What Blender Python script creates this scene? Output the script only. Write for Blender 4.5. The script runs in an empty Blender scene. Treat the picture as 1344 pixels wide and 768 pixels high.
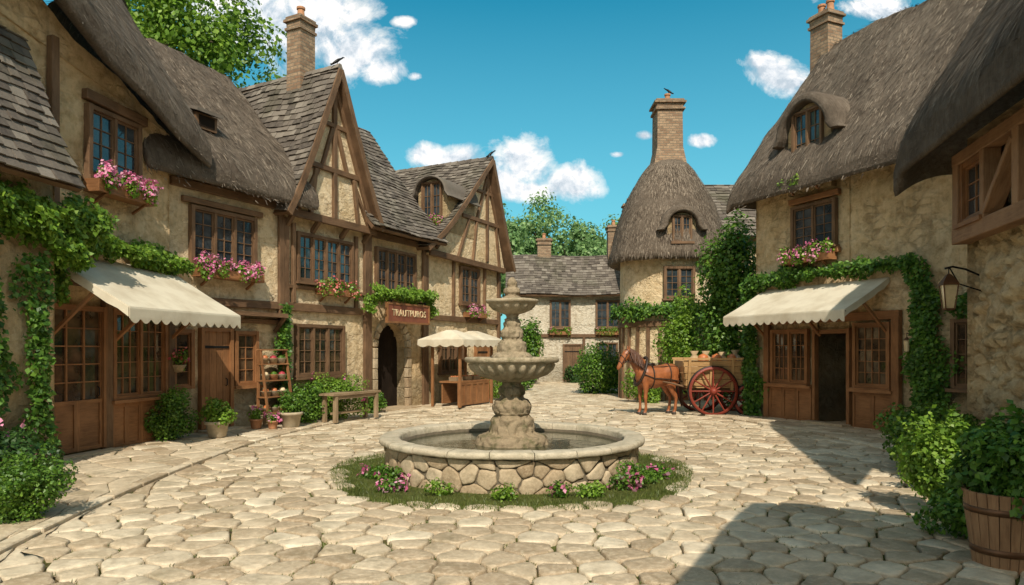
import bpy, math, random
import numpy as np
from mathutils import Vector, Matrix, noise
random.seed(7); rng=np.random.default_rng(7)
S=bpy.context.scene
COL=S.collection
R=random.uniform
# ------------------------------------------------------------------ materials
class NT:
    def __init__(s,name):
        s.m=bpy.data.materials.new(name); s.m.use_nodes=True
        s.t=s.m.node_tree; s.b=s.t.nodes['Principled BSDF']; s.out=s.t.nodes['Material Output']
    def n(s,ty,**k):
        x=s.t.nodes.new(ty)
        for a,b in k.items(): setattr(x,a,b)
        return x
    def l(s,a,b): s.t.links.new(a,b)
    def co(s,kind='Object',scale=(1,1,1)):
        c=s.n('ShaderNodeTexCoord'); m=s.n('ShaderNodeMapping'); m.inputs['Scale'].default_value=scale
        s.l(c.outputs[kind],m.inputs['Vector']); return m.outputs[0]
    def noise(s,vec,scale,detail=6,rough=.6,dist=0):
        x=s.n('ShaderNodeTexNoise'); x.inputs['Scale'].default_value=scale; x.inputs['Detail'].default_value=detail
        x.inputs['Roughness'].default_value=rough; x.inputs['Distortion'].default_value=dist
        s.l(vec,x.inputs['Vector']); return x.outputs['Fac']
    def ramp(s,fac,st):
        x=s.n('ShaderNodeValToRGB'); e=x.color_ramp.elements
        while len(e)<len(st): e.new(.5)
        for i,(p,c) in enumerate(st):
            e[i].position=p; e[i].color=(c[0],c[1],c[2],1) if not isinstance(c,(int,float)) else (c,c,c,1)
        s.l(fac,x.inputs[0]); return x.outputs[0]
    def mix(s,fac,a,b,bl='MIX'):
        x=s.n('ShaderNodeMix',data_type='RGBA',blend_type=bl)
        if isinstance(fac,(int,float)): x.inputs[0].default_value=fac
        else: s.l(fac,x.inputs[0])
        for i,v in ((6,a),(7,b)):
            if isinstance(v,tuple): x.inputs[i].default_value=(*v,1)
            else: s.l(v,x.inputs[i])
        return x.outputs[2]
    def math(s,op,a,b=0.0,c=None):
        x=s.n('ShaderNodeMath',operation=op)
        for i,v in enumerate((a,b) if c is None else (a,b,c)):
            if isinstance(v,(int,float)): x.inputs[i].default_value=v
            else: s.l(v,x.inputs[i])
        return x.outputs[0]
    def island(s):
        return s.n('ShaderNodeNewGeometry').outputs['Random Per Island']
    def bump(s,h,strength,dist,prev=None):
        x=s.n('ShaderNodeBump'); x.inputs['Strength'].default_value=strength; x.inputs['Distance'].default_value=dist
        s.l(h,x.inputs['Height'])
        if prev is not None: s.l(prev,x.inputs['Normal'])
        return x.outputs[0]
    def fin(s,col,rough=.85,nor=None,spec=.3):
        if isinstance(col,tuple): s.b.inputs['Base Color'].default_value=(*col,1)
        else: s.l(col,s.b.inputs['Base Color'])
        if isinstance(rough,(int,float)): s.b.inputs['Roughness'].default_value=rough
        else: s.l(rough,s.b.inputs['Roughness'])
        s.b.inputs['Specular IOR Level'].default_value=spec
        if nor is not None: s.l(nor,s.b.inputs['Normal'])
        return s.m

def m_plaster(name,a,b,c,crack=.5,bs=1.0,bl=.6):
    n=NT(name); v=n.co()
    n1=n.noise(v,.8,5,.65); n2=n.noise(v,5,9,.7); n3=n.noise(v,22,6,.7)
    col=n.ramp(n1,[(.3,b),(.5,a),(.72,c)])
    col=n.mix(n.ramp(n2,[(.36,bl),(.55,0.0)]),col,(b[0]*.66,b[1]*.58,b[2]*.48))
    vo=n.n('ShaderNodeTexVoronoi',feature='DISTANCE_TO_EDGE'); vo.inputs['Scale'].default_value=2.6
    wv=n.n('ShaderNodeVectorMath',operation='ADD')
    mp=n.n('ShaderNodeMapping'); mp.inputs['Scale'].default_value=(1,1,1.9); n.l(v,mp.inputs['Vector']); 
    nz=n.n('ShaderNodeTexNoise'); nz.inputs['Scale'].default_value=2.5; n.l(v,nz.inputs['Vector'])
    sc=n.n('ShaderNodeVectorMath',operation='SCALE'); sc.inputs['Scale'].default_value=.5; n.l(nz.outputs['Color'],sc.inputs[0])
    n.l(mp.outputs[0],wv.inputs[0]); n.l(sc.outputs[0],wv.inputs[1]); n.l(wv.outputs[0],vo.inputs['Vector'])
    edge=n.ramp(n.math('ADD',vo.outputs['Distance'],n.math('MULTIPLY',n.math('SUBTRACT',n2,.5),.15)),[(-.0,0.0),(.16,1.0)])
    pm=n.ramp(n.noise(v,1.1,4,.6),[(.44,0.0),(.60,1.0)])
    em=n.mix(pm,(1,1,1),edge)
    col=n.mix(crack,col,n.mix(1.0,col,n.mix(.66,em,(1,1,1)),'MULTIPLY'))
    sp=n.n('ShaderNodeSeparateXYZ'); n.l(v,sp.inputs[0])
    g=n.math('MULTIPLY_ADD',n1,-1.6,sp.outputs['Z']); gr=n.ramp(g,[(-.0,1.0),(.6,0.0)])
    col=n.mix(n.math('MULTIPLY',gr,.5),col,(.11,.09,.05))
    st=n.noise(n.co('Object',(6,6,.5)),1.0,5,.6)
    col=n.mix(n.math('MULTIPLY',n.ramp(st,[(.54,0.0),(.78,1.0)]),.35),col,(.18,.13,.075))
    h=n.math('ADD',n.math('MULTIPLY',n2,1.0),n.math('MULTIPLY',n3,.35))
    nb=n.bump(h,1.0,.10*bs); nb=n.bump(em,.5,.04*bs,nb)
    return n.fin(col,.95,nb,.12)
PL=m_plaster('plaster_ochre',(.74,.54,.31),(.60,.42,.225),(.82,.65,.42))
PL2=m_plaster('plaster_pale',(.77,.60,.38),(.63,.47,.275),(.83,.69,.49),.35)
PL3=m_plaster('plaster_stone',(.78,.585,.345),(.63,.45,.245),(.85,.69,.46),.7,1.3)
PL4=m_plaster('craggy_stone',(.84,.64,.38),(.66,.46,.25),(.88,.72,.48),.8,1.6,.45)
PLG=m_plaster('plaster_haze_grey',(.64,.56,.44),(.52,.45,.34),(.72,.65,.53),.3)  # far house: pale grey with distance haze painted into the plaster colour
def m_wood(name,a,b,rough=.7,gs=(30,3),bs=.6):
    n=NT(name); v=n.co('UV',(gs[0],gs[1],1))
    g=n.noise(v,1,6,.65,.4); big=n.noise(n.co('Object'),1.7,4)
    col=n.ramp(g,[(.3,a),(.7,b)])
    isl=n.island()
    col=n.mix(n.math('MULTIPLY',isl,.5),col,(a[0]*.7,a[1]*.7,a[2]*.7))
    col=n.mix(n.math('MULTIPLY',n.ramp(big,[(.4,0.0),(.7,1.0)]),.4),col,(b[0]*1.2,b[1]*1.2,b[2]*1.25))
    return n.fin(col,rough,n.bump(g,bs,.012),.3)
TIM=m_wood('weathered_timber',(.080,.042,.021),(.235,.135,.07))
TIMP=m_wood('pale_timber',(.20,.13,.07),(.38,.27,.16))
SHOP=m_wood('varnished_wood',(.15,.062,.024),(.36,.17,.07),.5)
CARTW=m_wood('cart_wood',(.30,.16,.065),(.52,.32,.14),.6)
TUBW=m_wood('tub_wood',(.20,.10,.048),(.40,.225,.115),.7)
REDW=m_wood('red_painted_wood',(.15,.022,.012),(.27,.05,.028),.45)
def m_thatch(name,a,b,c):
    n=NT(name); v=n.co('UV',(42,2.6,1)); v2=n.co('UV',(120,7,1)); vo=n.co('Object')
    s1=n.noise(v,1,8,.75,.3); s2=n.noise(v2,1,5,.7); big=n.noise(vo,.9,6,.65); md=n.noise(vo,5,6,.7)
    sm=n.math('ADD',n.math('MULTIPLY',s1,.6),n.math('MULTIPLY',s2,.4))
    col=n.ramp(sm,[(.3,a),(.5,b),(.72,c)])
    col=n.mix(n.math('MULTIPLY',n.ramp(big,[(.4,0.0),(.62,1.0)]),.6),col,(a[0]*1.2,a[1]*1.2,a[2]*1.15))
    col=n.mix(n.math('MULTIPLY',n.ramp(md,[(.5,0.0),(.72,1.0)]),.4),col,c)
    nb=n.bump(md,.9,.12); nb=n.bump(sm,1.0,.05,nb)
    return n.fin(col,.95,nb,.1)
TH=m_thatch('thatch',(.072,.054,.042),(.175,.136,.103),(.30,.245,.19))
def m_straw():
    n=NT('thatch_straw'); i=n.island()
    return n.fin(n.ramp(i,[(0,(.06,.044,.033)),(.5,(.165,.128,.096)),(1,(.34,.275,.21))]),.9,None,.1)
STRAW=m_straw()
def m_slate():
    n=NT('stone_tiles'); i=n.island(); v=n.co()
    col=n.ramp(i,[(0,(.052,.041,.034)),(.35,(.10,.08,.065)),(.7,(.15,.123,.10)),(1,(.235,.20,.163))])
    m=n.noise(v,9,8,.7); lar=n.noise(v,.8,5,.6)
    col=n.mix(n.ramp(m,[(.4,0.0),(.65,.5)]),col,(.18,.15,.118))
    col=n.mix(n.ramp(lar,[(.5,0.0),(.7,.5)]),col,(.065,.062,.03))
    return n.fin(col,.85,n.bump(m,.8,.02),.25)
SL=m_slate()
def m_stone(name,a,b,c,sc=1.0,moss=.4,dk=.55,rg=(.6,.95),sp=.3,bs=.8):
    n=NT(name); v=n.co(); i=n.island()
    n1=n.noise(v,3*sc,8,.7); n2=n.noise(v,18*sc,8,.75)
    col=n.ramp(i,[(0,a),(.5,b),(1,c)])
    col=n.mix(n.ramp(n1,[(.38,0.0),(.7,.65)]),col,(a[0]*dk,a[1]*dk,a[2]*dk*.9))
    col=n.mix(n.ramp(n2,[(.45,0.0),(.75,.5)]),col,(min(1,c[0]*1.25),min(1,c[1]*1.25),min(1,c[2]*1.25)))
    col=n.mix(n.math('MULTIPLY',n.ramp(n.noise(v,1.7*sc,7,.7),[(.50,0.0),(.64,1.0)]),moss),col,(.085,.08,.03))
    h=n.math('ADD',n.math('MULTIPLY',n1,.7),n.math('MULTIPLY',n2,.35))
    return n.fin(col,n.ramp(n2,[(.3,rg[0]),(.7,rg[1])]),n.bump(h,bs,.035),sp)
COB=m_stone('paving_stone',(.36,.255,.155),(.59,.465,.315),(.75,.63,.46),1.0,.28,.6,(.33,.7),.5,1.0)
FST=m_stone('fountain_stone',(.27,.20,.12),(.31,.23,.145),(.35,.27,.175),2.6,.85,.36)
BOWL=m_stone('bowl_stone',(.38,.30,.195),(.42,.335,.225),(.46,.37,.25),2.6,.6,.42)
WST=m_stone('rubble_stone',(.28,.19,.11),(.42,.31,.195),(.57,.455,.31),1.5,.25)
RIM=m_stone('rim_stone',(.48,.40,.29),(.52,.44,.32),(.56,.48,.36),2.0,.4,.5)
def m_brick():
    n=NT('chimney_brick'); v=n.co(); sp=n.n('ShaderNodeSeparateXYZ'); n.l(v,sp.inputs[0])
    cb=n.n('ShaderNodeCombineXYZ'); n.l(n.math('ADD',sp.outputs[0],sp.outputs[1]),cb.inputs[0]); n.l(sp.outputs[2],cb.inputs[1])
    b=n.n('ShaderNodeTexBrick'); n.l(cb.outputs[0],b.inputs['Vector']); b.inputs['Scale'].default_value=1
    b.inputs['Brick Width'].default_value=.26; b.inputs['Row Height'].default_value=.1; b.inputs['Mortar Size'].default_value=.012
    b.inputs['Color1'].default_value=(.24,.14,.085,1); b.inputs['Color2'].default_value=(.40,.27,.17,1); b.inputs['Mortar'].default_value=(.22,.18,.13,1)
    nn=n.noise(v,8,8,.7); col=n.mix(n.ramp(nn,[(.4,0.0),(.7,.6)]),b.outputs['Color'],(.12,.09,.06))
    nb=n.bump(nn,.7,.03); nb=n.bump(n.math('SUBTRACT',1.0,b.outputs['Fac']),.8,.02,nb)
    return n.fin(col,.9,nb,.2)
BR=m_brick()
def m_glass(name,a,b):
    n=NT(name); v=n.co(); nn=n.noise(v,2.2,4,.6)
    col=n.ramp(nn,[(.35,a),(.7,b)])
    return n.fin(col,.07,n.bump(n.noise(v,3,2,.5),.12,.02),.9)
GL=m_glass('window_glass',(.012,.018,.023),(.06,.075,.085))
GLW=m_glass('shop_window_glass',(.012,.010,.008),(.12,.075,.04))
def m_leaf(name,a,b,c,tr=.35):
    n=NT(name); i=n.island(); v=n.co()
    col=n.ramp(i,[(0,a),(.5,b),(1,c)])
    col=n.mix(n.ramp(n.noise(v,2.5,3,.6),[(.38,.5),(.62,0.0)]),col,(a[0]*.65,a[1]*.65,a[2]*.65))
    n.fin(col,.45,None,.4)
    t=n.n('ShaderNodeBsdfTranslucent'); n.l(col,t.inputs['Color']); mx=n.n('ShaderNodeMixShader'); mx.inputs[0].default_value=tr
    n.l(n.b.outputs[0],mx.inputs[1]); n.l(t.outputs[0],mx.inputs[2]); n.l(mx.outputs[0],n.out.inputs['Surface']); return n.m
LF=m_leaf('leaf_green',(.05,.12,.013),(.115,.24,.025),(.24,.40,.05))
LFI=m_leaf('ivy_leaf',(.045,.115,.016),(.10,.225,.027),(.21,.37,.046))
LFB=m_leaf('bright_leaf',(.10,.20,.016),(.19,.335,.032),(.33,.48,.064))
LFD=m_leaf('dark_leaf',(.025,.065,.015),(.05,.12,.024),(.10,.19,.035))
LFT=m_leaf('hazy_tree_leaf',(.14,.25,.085),(.23,.39,.13),(.35,.50,.19),.4)  # far trees: distance haze put into the leaf colour, paler and bluer
GR=m_leaf('grass_blade',(.06,.085,.015),(.115,.155,.03),(.22,.24,.055),.25)
PK=m_leaf('pink_petal',(.62,.10,.26),(.80,.24,.43),(.90,.55,.66),.25)
RD=m_leaf('red_petal',(.50,.05,.07),(.75,.16,.16),(.85,.45,.40),.25)
def m_fabric():
    n=NT('awning_canvas'); v=n.co(); nn=n.noise(v,1.6,6,.6); w=n.noise(n.co('Object',(60,60,60)),1,2)
    col=n.ramp(nn,[(.3,(.60,.51,.37)),(.6,(.78,.70,.55))])
    n.fin(col,.9,n.bump(w,.2,.004),.1)
    t=n.n('ShaderNodeBsdfTranslucent'); n.l(col,t.inputs['Color']); mx=n.n('ShaderNodeMixShader'); mx.inputs[0].default_value=.25
    n.l(n.b.outputs[0],mx.inputs[1]); n.l(t.outputs[0],mx.inputs[2]); n.l(mx.outputs[0],n.out.inputs['Surface']); return n.m
FAB=m_fabric()
def m_simple(name,col,rough=.6,metal=0,var=.25,sc=6,spec=.4):
    n=NT(name); v=n.co(); nn=n.noise(v,sc,6,.65)
    c=n.ramp(nn,[(.3,tuple(x*(1-var) for x in col)),(.7,tuple(min(1,x*(1+var)) for x in col))])
    n.b.inputs['Metallic'].default_value=metal
    return n.fin(c,rough,n.bump(nn,.3,.01),spec)
IRON=m_simple('black_iron',(.02,.019,.018),.45,.6)
COPPER=m_simple('aged_copper',(.14,.065,.03),.45,.5)
TERRA=m_simple('terracotta',(.42,.20,.10),.8)
POTST=m_simple('stone_pot',(.42,.34,.23),.9)
SACK=m_simple('burlap_sack',(.36,.25,.14),.95,0,.3,14)
HORSE=m_simple('chestnut_coat',(.27,.088,.030),.42,0,.35,4)
MANE=m_simple('horse_hair',(.085,.034,.016),.6,0,.5,25)
LEATH=m_simple('harness_leather',(.028,.016,.010),.5)
HOOF=m_simple('hoof_horn',(.05,.035,.025),.6)
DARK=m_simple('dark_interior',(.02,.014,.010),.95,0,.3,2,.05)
GOLD=m_simple('sign_gilding',(.62,.47,.28),.5,0,.15)
SIGN=m_simple('sign_board_paint',(.20,.065,.035),.55)
LAMPG=m_simple('lantern_glass',(.62,.48,.28),.1,0,.2,5,.7)
SOIL=m_simple('soil',(.05,.035,.02),.95)
MORT=m_simple('lime_mortar',(.10,.078,.05),.95,0,.3,12)
APP=m_simple('fruit_skin',(.42,.13,.04),.4,0,.5,3)
def m_water():
    n=NT('fountain_water'); v=n.co()
    return n.fin((.030,.034,.014),.06,n.bump(n.noise(v,7,3,.5),.25,.02),.6)
WAT=m_water()
def m_ground(name='ground_earth'):
    n=NT(name); v=n.co(); n1=n.noise(v,.9,8,.7); n2=n.noise(v,9,8,.75)
    col=n.ramp(n2,[(.3,(.05,.036,.018)),(.7,(.14,.10,.052))])
    col=n.mix(n.ramp(n1,[(.36,0.0),(.55,.9)]),col,n.ramp(n2,[(.3,(.04,.052,.010)),(.7,(.12,.135,.028))]))
    return n.fin(col,.95,n.bump(n2,.8,.03),.1)
GND=m_ground()
def m_turf():
    n=NT('turf'); v=n.co(); n2=n.noise(v,14,8,.75)
    return n.fin(n.ramp(n2,[(.3,(.05,.058,.016)),(.7,(.13,.14,.038))]),.95,n.bump(n2,1,.05),.1)
TURF=m_turf()
def m_bark():
    n=NT('bark'); v=n.co('Object',(6,6,1.2)); n2=n.noise(v,2,8,.75)
    return n.fin(n.ramp(n2,[(.3,(.045,.032,.022)),(.7,(.15,.115,.08))]),.95,n.bump(n2,1,.05),.1)
BARK=m_bark()

# ------------------------------------------------------------------ mesh building
def newobj(name,me,parent=None,loc=None,label=None):
    o=bpy.data.objects.new(name,me); COL.objects.link(o)
    if parent: o.parent=parent
    if loc is not None: o.location=loc
    if label: o['label']=label
    return o
def thing(name,label,cat,loc=(0,0,0),rz=0,group=None):
    o=bpy.data.objects.new(name,None); COL.objects.link(o); o.empty_display_size=.3
    o.location=loc; o.rotation_euler=(0,0,rz); o['label']=label; o['category']=cat
    if group: o['group']=group
    return o
def tag(o,label,cat,group=None):
    o['label']=label; o['category']=cat
    if group: o['group']=group
    return o
class MB:
    def __init__(s): s.v=[];s.f=[];s.m=[];s.uv=[]
    def face(s,pts,m=0,uv=None):
        k=len(s.v); s.v+= [tuple(p) for p in pts]; s.f.append(tuple(range(k,k+len(pts)))); s.m.append(m)
        s.uv.append(uv if uv else [(0,0)]*len(pts))
    def hexa(s,c,m=0,j=0):
        c=[Vector(p) for p in c]
        if j: c=[p+Vector((R(-j,j),R(-j,j),R(-j,j))) for p in c]
        L=[(c[1]-c[0]).length,(c[2]-c[0]).length,(c[4]-c[0]).length]; a=L.index(max(L)); o=(a+1)%3;q=(a+2)%3
        ou,ov=R(0,9),R(0,9)
        def uv(i):
            t=((i&1)*L[0],((i>>1)&1)*L[1],((i>>2)&1)*L[2]); return (ou+t[o]+t[q],ov+t[a])
        k=len(s.v); s.v+=[tuple(p) for p in c]
        for f in ((0,2,3,1),(4,5,7,6),(0,1,5,4),(2,6,7,3),(0,4,6,2),(1,3,7,5)):
            s.f.append(tuple(k+i for i in f)); s.m.append(m); s.uv.append([uv(i) for i in f])
    def box(s,x0,x1,y0,y1,z0,z1,m=0,j=0):
        s.hexa([(x,y,z) for z in (z0,z1) for y in (y0,y1) for x in (x0,x1)],m,j)
    def beam(s,p0,p1,w,d,m=0,side=(0,-1,0),j=0.006):
        p0=Vector(p0);p1=Vector(p1); ax=(p1-p0).normalized(); sd=Vector(side); sd=(sd-ax*sd.dot(ax)).normalized(); cr=ax.cross(sd)
        c=[]
        for iz in (0,1):
            for iy in (-.5,.5):
                for ix in (-.5,.5): c.append((p0 if iz==0 else p1)+cr*(w*ix)+sd*(d*iy))
        s.hexa(c,m,j)
    def grid(s,P,m=0,uv=None,closeu=False):
        a,b=len(P),len(P[0]); k=len(s.v)
        for r in P: s.v+=[tuple(p) for p in r]
        for i in range(a-(0 if closeu else 1)):
            i2=(i+1)%a
            for jj in range(b-1):
                s.f.append((k+i*b+jj,k+i2*b+jj,k+i2*b+jj+1,k+i*b+jj+1)); s.m.append(m)
                if uv is None: s.uv.append([(0,0)]*4)
                else: s.uv.append([uv(i,jj),uv(i+1,jj),uv(i+1,jj+1),uv(i,jj+1)])
    def lathe(s,prof,seg=32,c=(0,0,0),m=0,wob=0,sq=0,r=0):
        P=[]
        for i in range(seg):
            a=2*math.pi*i/seg+r; row=[]
            f=1.0
            if sq: f=1/((abs(math.cos(a))**sq+abs(math.sin(a))**sq)**(1/sq))
            for (rad,z) in prof:
                x=rad*f*math.cos(a); y=rad*f*math.sin(a); zz=z
                if wob:
                    q=noise.noise_vector(Vector((x*2.3,y*2.3,z*2.3+c[0]*3)))*wob+noise.noise_vector(Vector((x*7,y*7,z*7)))*wob*.4; x+=q.x;y+=q.y;zz+=q.z*.6
                row.append((c[0]+x,c[1]+y,c[2]+zz))
            P.append(row)
        L=[0]
        for q in range(1,len(prof)): L.append(L[-1]+math.dist(prof[q],prof[q-1]))
        rr=max(p[0] for p in prof)
        s.grid(P,m,lambda i,jj:(2*math.pi*rr*i/seg,L[jj]),True)
    def tube(s,pts,rad,seg=8,m=0,cap=True):
        pts=[Vector(p) for p in pts]
        if isinstance(rad,(int,float)): rad=[rad]*len(pts)
        P=[[] for _ in range(seg)]; pr=None
        for i,p in enumerate(pts):
            d=(pts[min(i+1,len(pts)-1)]-pts[max(i-1,0)]).normalized()
            a=pr if pr is not None else (Vector((0,0,1)) if abs(d.z)<.9 else Vector((1,0,0)))
            a=(a-d*a.dot(d)).normalized(); pr=a; b=d.cross(a)
            for q in range(seg):
                t=-2*math.pi*q/seg; P[q].append(p+(a*math.cos(t)+b*math.sin(t))*rad[i])
        s.grid(P,m,lambda i,jj:(i*.1,jj*.3),True)
        if cap:
            s.face([P[q][0] for q in range(seg)],m); s.face([P[q][-1] for q in range(seg)][::-1],m)
    def obj(s,name,parent,mats,smooth=False,label=None,loc=None,bevel=0):
        me=bpy.data.meshes.new(name); me.from_pydata(s.v,[],s.f)
        if not isinstance(mats,(list,tuple)): mats=[mats]
        for x in mats: me.materials.append(x)
        me.polygons.foreach_set('material_index',s.m)
        u=me.uv_layers.new(name='UVMap'); flat=[q for f in s.uv for p in f for q in p]; u.data.foreach_set('uv',flat)
        if smooth: me.polygons.foreach_set('use_smooth',[True]*len(s.f))
        me.update(); o=newobj(name,me,parent,loc,label)
        if bevel:
            b=o.modifiers.new('Bevel','BEVEL'); b.width=bevel; b.segments=1; b.limit_method='ANGLE'
        return o
def quads_np(name,V,parent,mat,loc=None,rz=None):
    N=len(V); me=bpy.data.meshes.new(name); me.vertices.add(N*4); me.vertices.foreach_set('co',V.astype(np.float32).ravel())
    me.loops.add(N*4); me.loops.foreach_set('vertex_index',np.arange(N*4,dtype=np.int32)); me.polygons.add(N)
    me.polygons.foreach_set('loop_start',np.arange(0,N*4,4,dtype=np.int32))
    me.update(calc_edges=True); me.materials.append(mat)
    o=newobj(name,me,parent,loc)
    if rz is not None: o.rotation_euler=(0,0,rz)
    return o
def leafV(P,Nn,size,asp=.36):
    N=len(P); Nn=Nn/np.linalg.norm(Nn,axis=1,keepdims=True)
    t=rng.normal(size=(N,3)); t[:,2]-=.5; t-=Nn*np.sum(t*Nn,axis=1,keepdims=True); t/=np.linalg.norm(t,axis=1,keepdims=True)
    b=np.cross(Nn,t); s=(size*rng.uniform(.5,1.3,N))[:,None]
    return np.stack([P,P+s*(.45*t+asp*b+.08*Nn),P+s*t,P+s*(.45*t-asp*b+.08*Nn)],axis=1)
def cloud(blobs,n,zmin=None,spread=.25):
    w=np.array([b[3]*b[4]*b[5] for b in blobs])**.67; w/=w.sum(); idx=rng.choice(len(blobs),n,p=w); B=np.array(blobs)[idx]
    d=rng.normal(size=(n,3)); d/=np.linalg.norm(d,axis=1,keepdims=True)
    r=1-np.abs(rng.normal(size=n))*spread; r=np.clip(r,.1,1.2)+rng.normal(size=n)*.05
    P=B[:,:3]+d*B[:,3:6]*r[:,None]; Nn=d+rng.normal(size=(n,3))*.55+np.array([0,0,.35])
    if zmin is not None:
        k=P[:,2]>zmin; P=P[k];Nn=Nn[k]
    return P,Nn
def clumps(c,r,k,sub=.42):
    out=[]
    for _ in range(k):
        d=np.array([random.gauss(0,1),random.gauss(0,1),random.gauss(0,1)]); d/=np.linalg.norm(d); q=R(.45,.85)
        sr=sub*R(.7,1.25)
        out.append((c[0]+d[0]*r[0]*q,c[1]+d[1]*r[1]*q,c[2]+d[2]*r[2]*q,r[0]*sr,r[1]*sr,r[2]*sr))
    return out
def bush(name,label,loc,r,n,size,mat=LF,fl=0,k=14,cat='bush',group=None,parent=None,zc=None,fmat=None,shoots=0):
    zc=r[2]*.85 if zc is None else zc
    n=int(n*1.25); size=size*.86
    P,Nn=cloud(clumps((0,0,zc),r,k)+[(0,0,zc*.8,r[0]*.7,r[1]*.7,r[2]*.8)],n,.0,.22)
    if shoots:
        SP=[];SN=[]
        for _ in range(shoots):
            a=R(0,6.28); q=R(.1,.8); x,y=math.cos(a)*r[0]*q,math.sin(a)*r[1]*q; dx,dy=math.cos(a)*R(.1,.35),math.sin(a)*R(.1,.35); L=R(.3,.75)*r[2]; z0=zc+r[2]*(1-q*q)*.55
            for i in range(30):
                t=i/30; SP.append((x+dx*L*t+R(-.05,.05)*(1.3-t),y+dy*L*t+R(-.05,.05)*(1.3-t),z0+L*t)); SN.append((R(-1,1),R(-1,1),R(.2,1.2)))
        P=np.concatenate([P,np.array(SP)]); Nn=np.concatenate([Nn,np.array(SN)])
    o=quads_np(name,leafV(P,Nn,size),parent,mat,loc)
    if parent is None: tag(o,label,cat,group)
    if fl:
        P,Nn=cloud(clumps((0,0,zc),(r[0]*1.05,r[1]*1.05,r[2]*1.05),k),fl*4,.05,.1)
        c=P[::4]; P=np.repeat(c,4,axis=0)[:len(c)*4]+rng.normal(size=(len(c)*4,3))*.02
        Nn=np.repeat(Nn[::4],4,axis=0)+rng.normal(size=(len(c)*4,3))*.3
        if parent is None: quads_np('blossoms',leafV(P,Nn,.07,.5),o,fmat or PK)
        else: quads_np('blossoms',leafV(P,Nn,.07,.5),parent,fmat or PK,loc)
    return o
def vine(label,bld,segs,n,size=.12,mat=LFI,th=.16,name='climbing_vine'):
    n=int(n*1.35); size*=.82
    L=np.array([math.hypot(s[2]-s[0],s[3]-s[1])*s[4]+.02 for s in segs]); idx=rng.choice(len(segs),n,p=L/L.sum()); A=np.array(segs)[idx]
    t=rng.uniform(-.04,1.04,n); x=A[:,0]+(A[:,2]-A[:,0])*t; z=A[:,1]+(A[:,3]-A[:,1])*t
    dx=A[:,2]-A[:,0]; dz=A[:,3]-A[:,1]; ln=np.hypot(dx,dz)+1e-6
    ph=.75+.3*np.sin(x*3.1+z*2.3)+.2*np.sin(x*7.7-z*5.1)
    off=rng.uniform(-1,1,n)+rng.normal(size=n)*.22; off*=A[:,4]*ph
    x=x-dz/ln*off; z=z+dx/ln*off
    dome=np.clip(1-(off/(A[:,4]+.01))**2,.1,1)
    cl=.6+.4*np.sin(x*9+1)*np.sin(z*8+x*3)
    y=A[:,5]-.03-th*dome*rng.uniform(.25,1,n)*(.6+.8*cl)
    z=np.maximum(z,.04)
    Nn=rng.normal(size=(n,3))*.6+np.array([0,-1,.45])
    o=quads_np(name,leafV(np.stack([x,y,z],1),Nn,size),None,mat,bld.location,bld.rotation_euler[2])
    return tag(o,label,'vine')
def flower_box(label,bld,x0,x1,z,y=0,n=500,fl=220,d=.3,h=.2,fm=None):
    M=bld.matrix_basis if bld else Matrix()
    c=M@Vector(((x0+x1)/2,y,z)); w=(x1-x0)/2
    e=thing('flower_box',label,'flower box',c,bld.rotation_euler[2],'flower boxes under the house windows')
    b=MB(); b.box(-w,w,-d,-.03,0,.04,0,.004); b.box(-w,w,-d,-d+.03,.04,h,0,.006); b.box(-w,-w+.03,-d+.031,-.03,.04,h,0); b.box(w-.03,w,-d+.031,-.03,.04,h,0)
    b.box(-w+.03,w-.03,-d+.03,-.03,.041,h*.8,1)
    for q in (-w*.7,w*.7): b.beam((q,-.01,-.18),(q,-d*.85,0),.05,.05)
    b.obj('planter',e,[SHOP,SOIL])
    bl=[(R(-w,w),-d*.55+R(-.1,.08),h+R(.0,.18),R(.12,.2),R(.12,.18),R(.1,.19)) for _ in range(int(7+w*8))]+[(R(-w,w),-d-R(.0,.08),h-R(.0,.14),.13,.1,.16) for _ in range(int(3+w*4))]
    P,Nn=cloud(bl,int(n*2.8)); quads_np('foliage',leafV(P,Nn,.075),e,LFB)
    bl2=[q for q in bl if random.random()<.75]
    P,Nn=cloud([(a,b_-.02,c_+.04,r1*1.05,r2*1.05,r3*1.1) for a,b_,c_,r1,r2,r3 in bl2],int(fl*1.6),None,.06)
    P=np.repeat(P,3,axis=0)+rng.normal(size=(len(P)*3,3))*.016; Nn=np.repeat(Nn,3,axis=0)+rng.normal(size=P.shape)*.3
    quads_np('blossoms',leafV(P,Nn,.055,.5),e,fm or PK)
    return e
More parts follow.
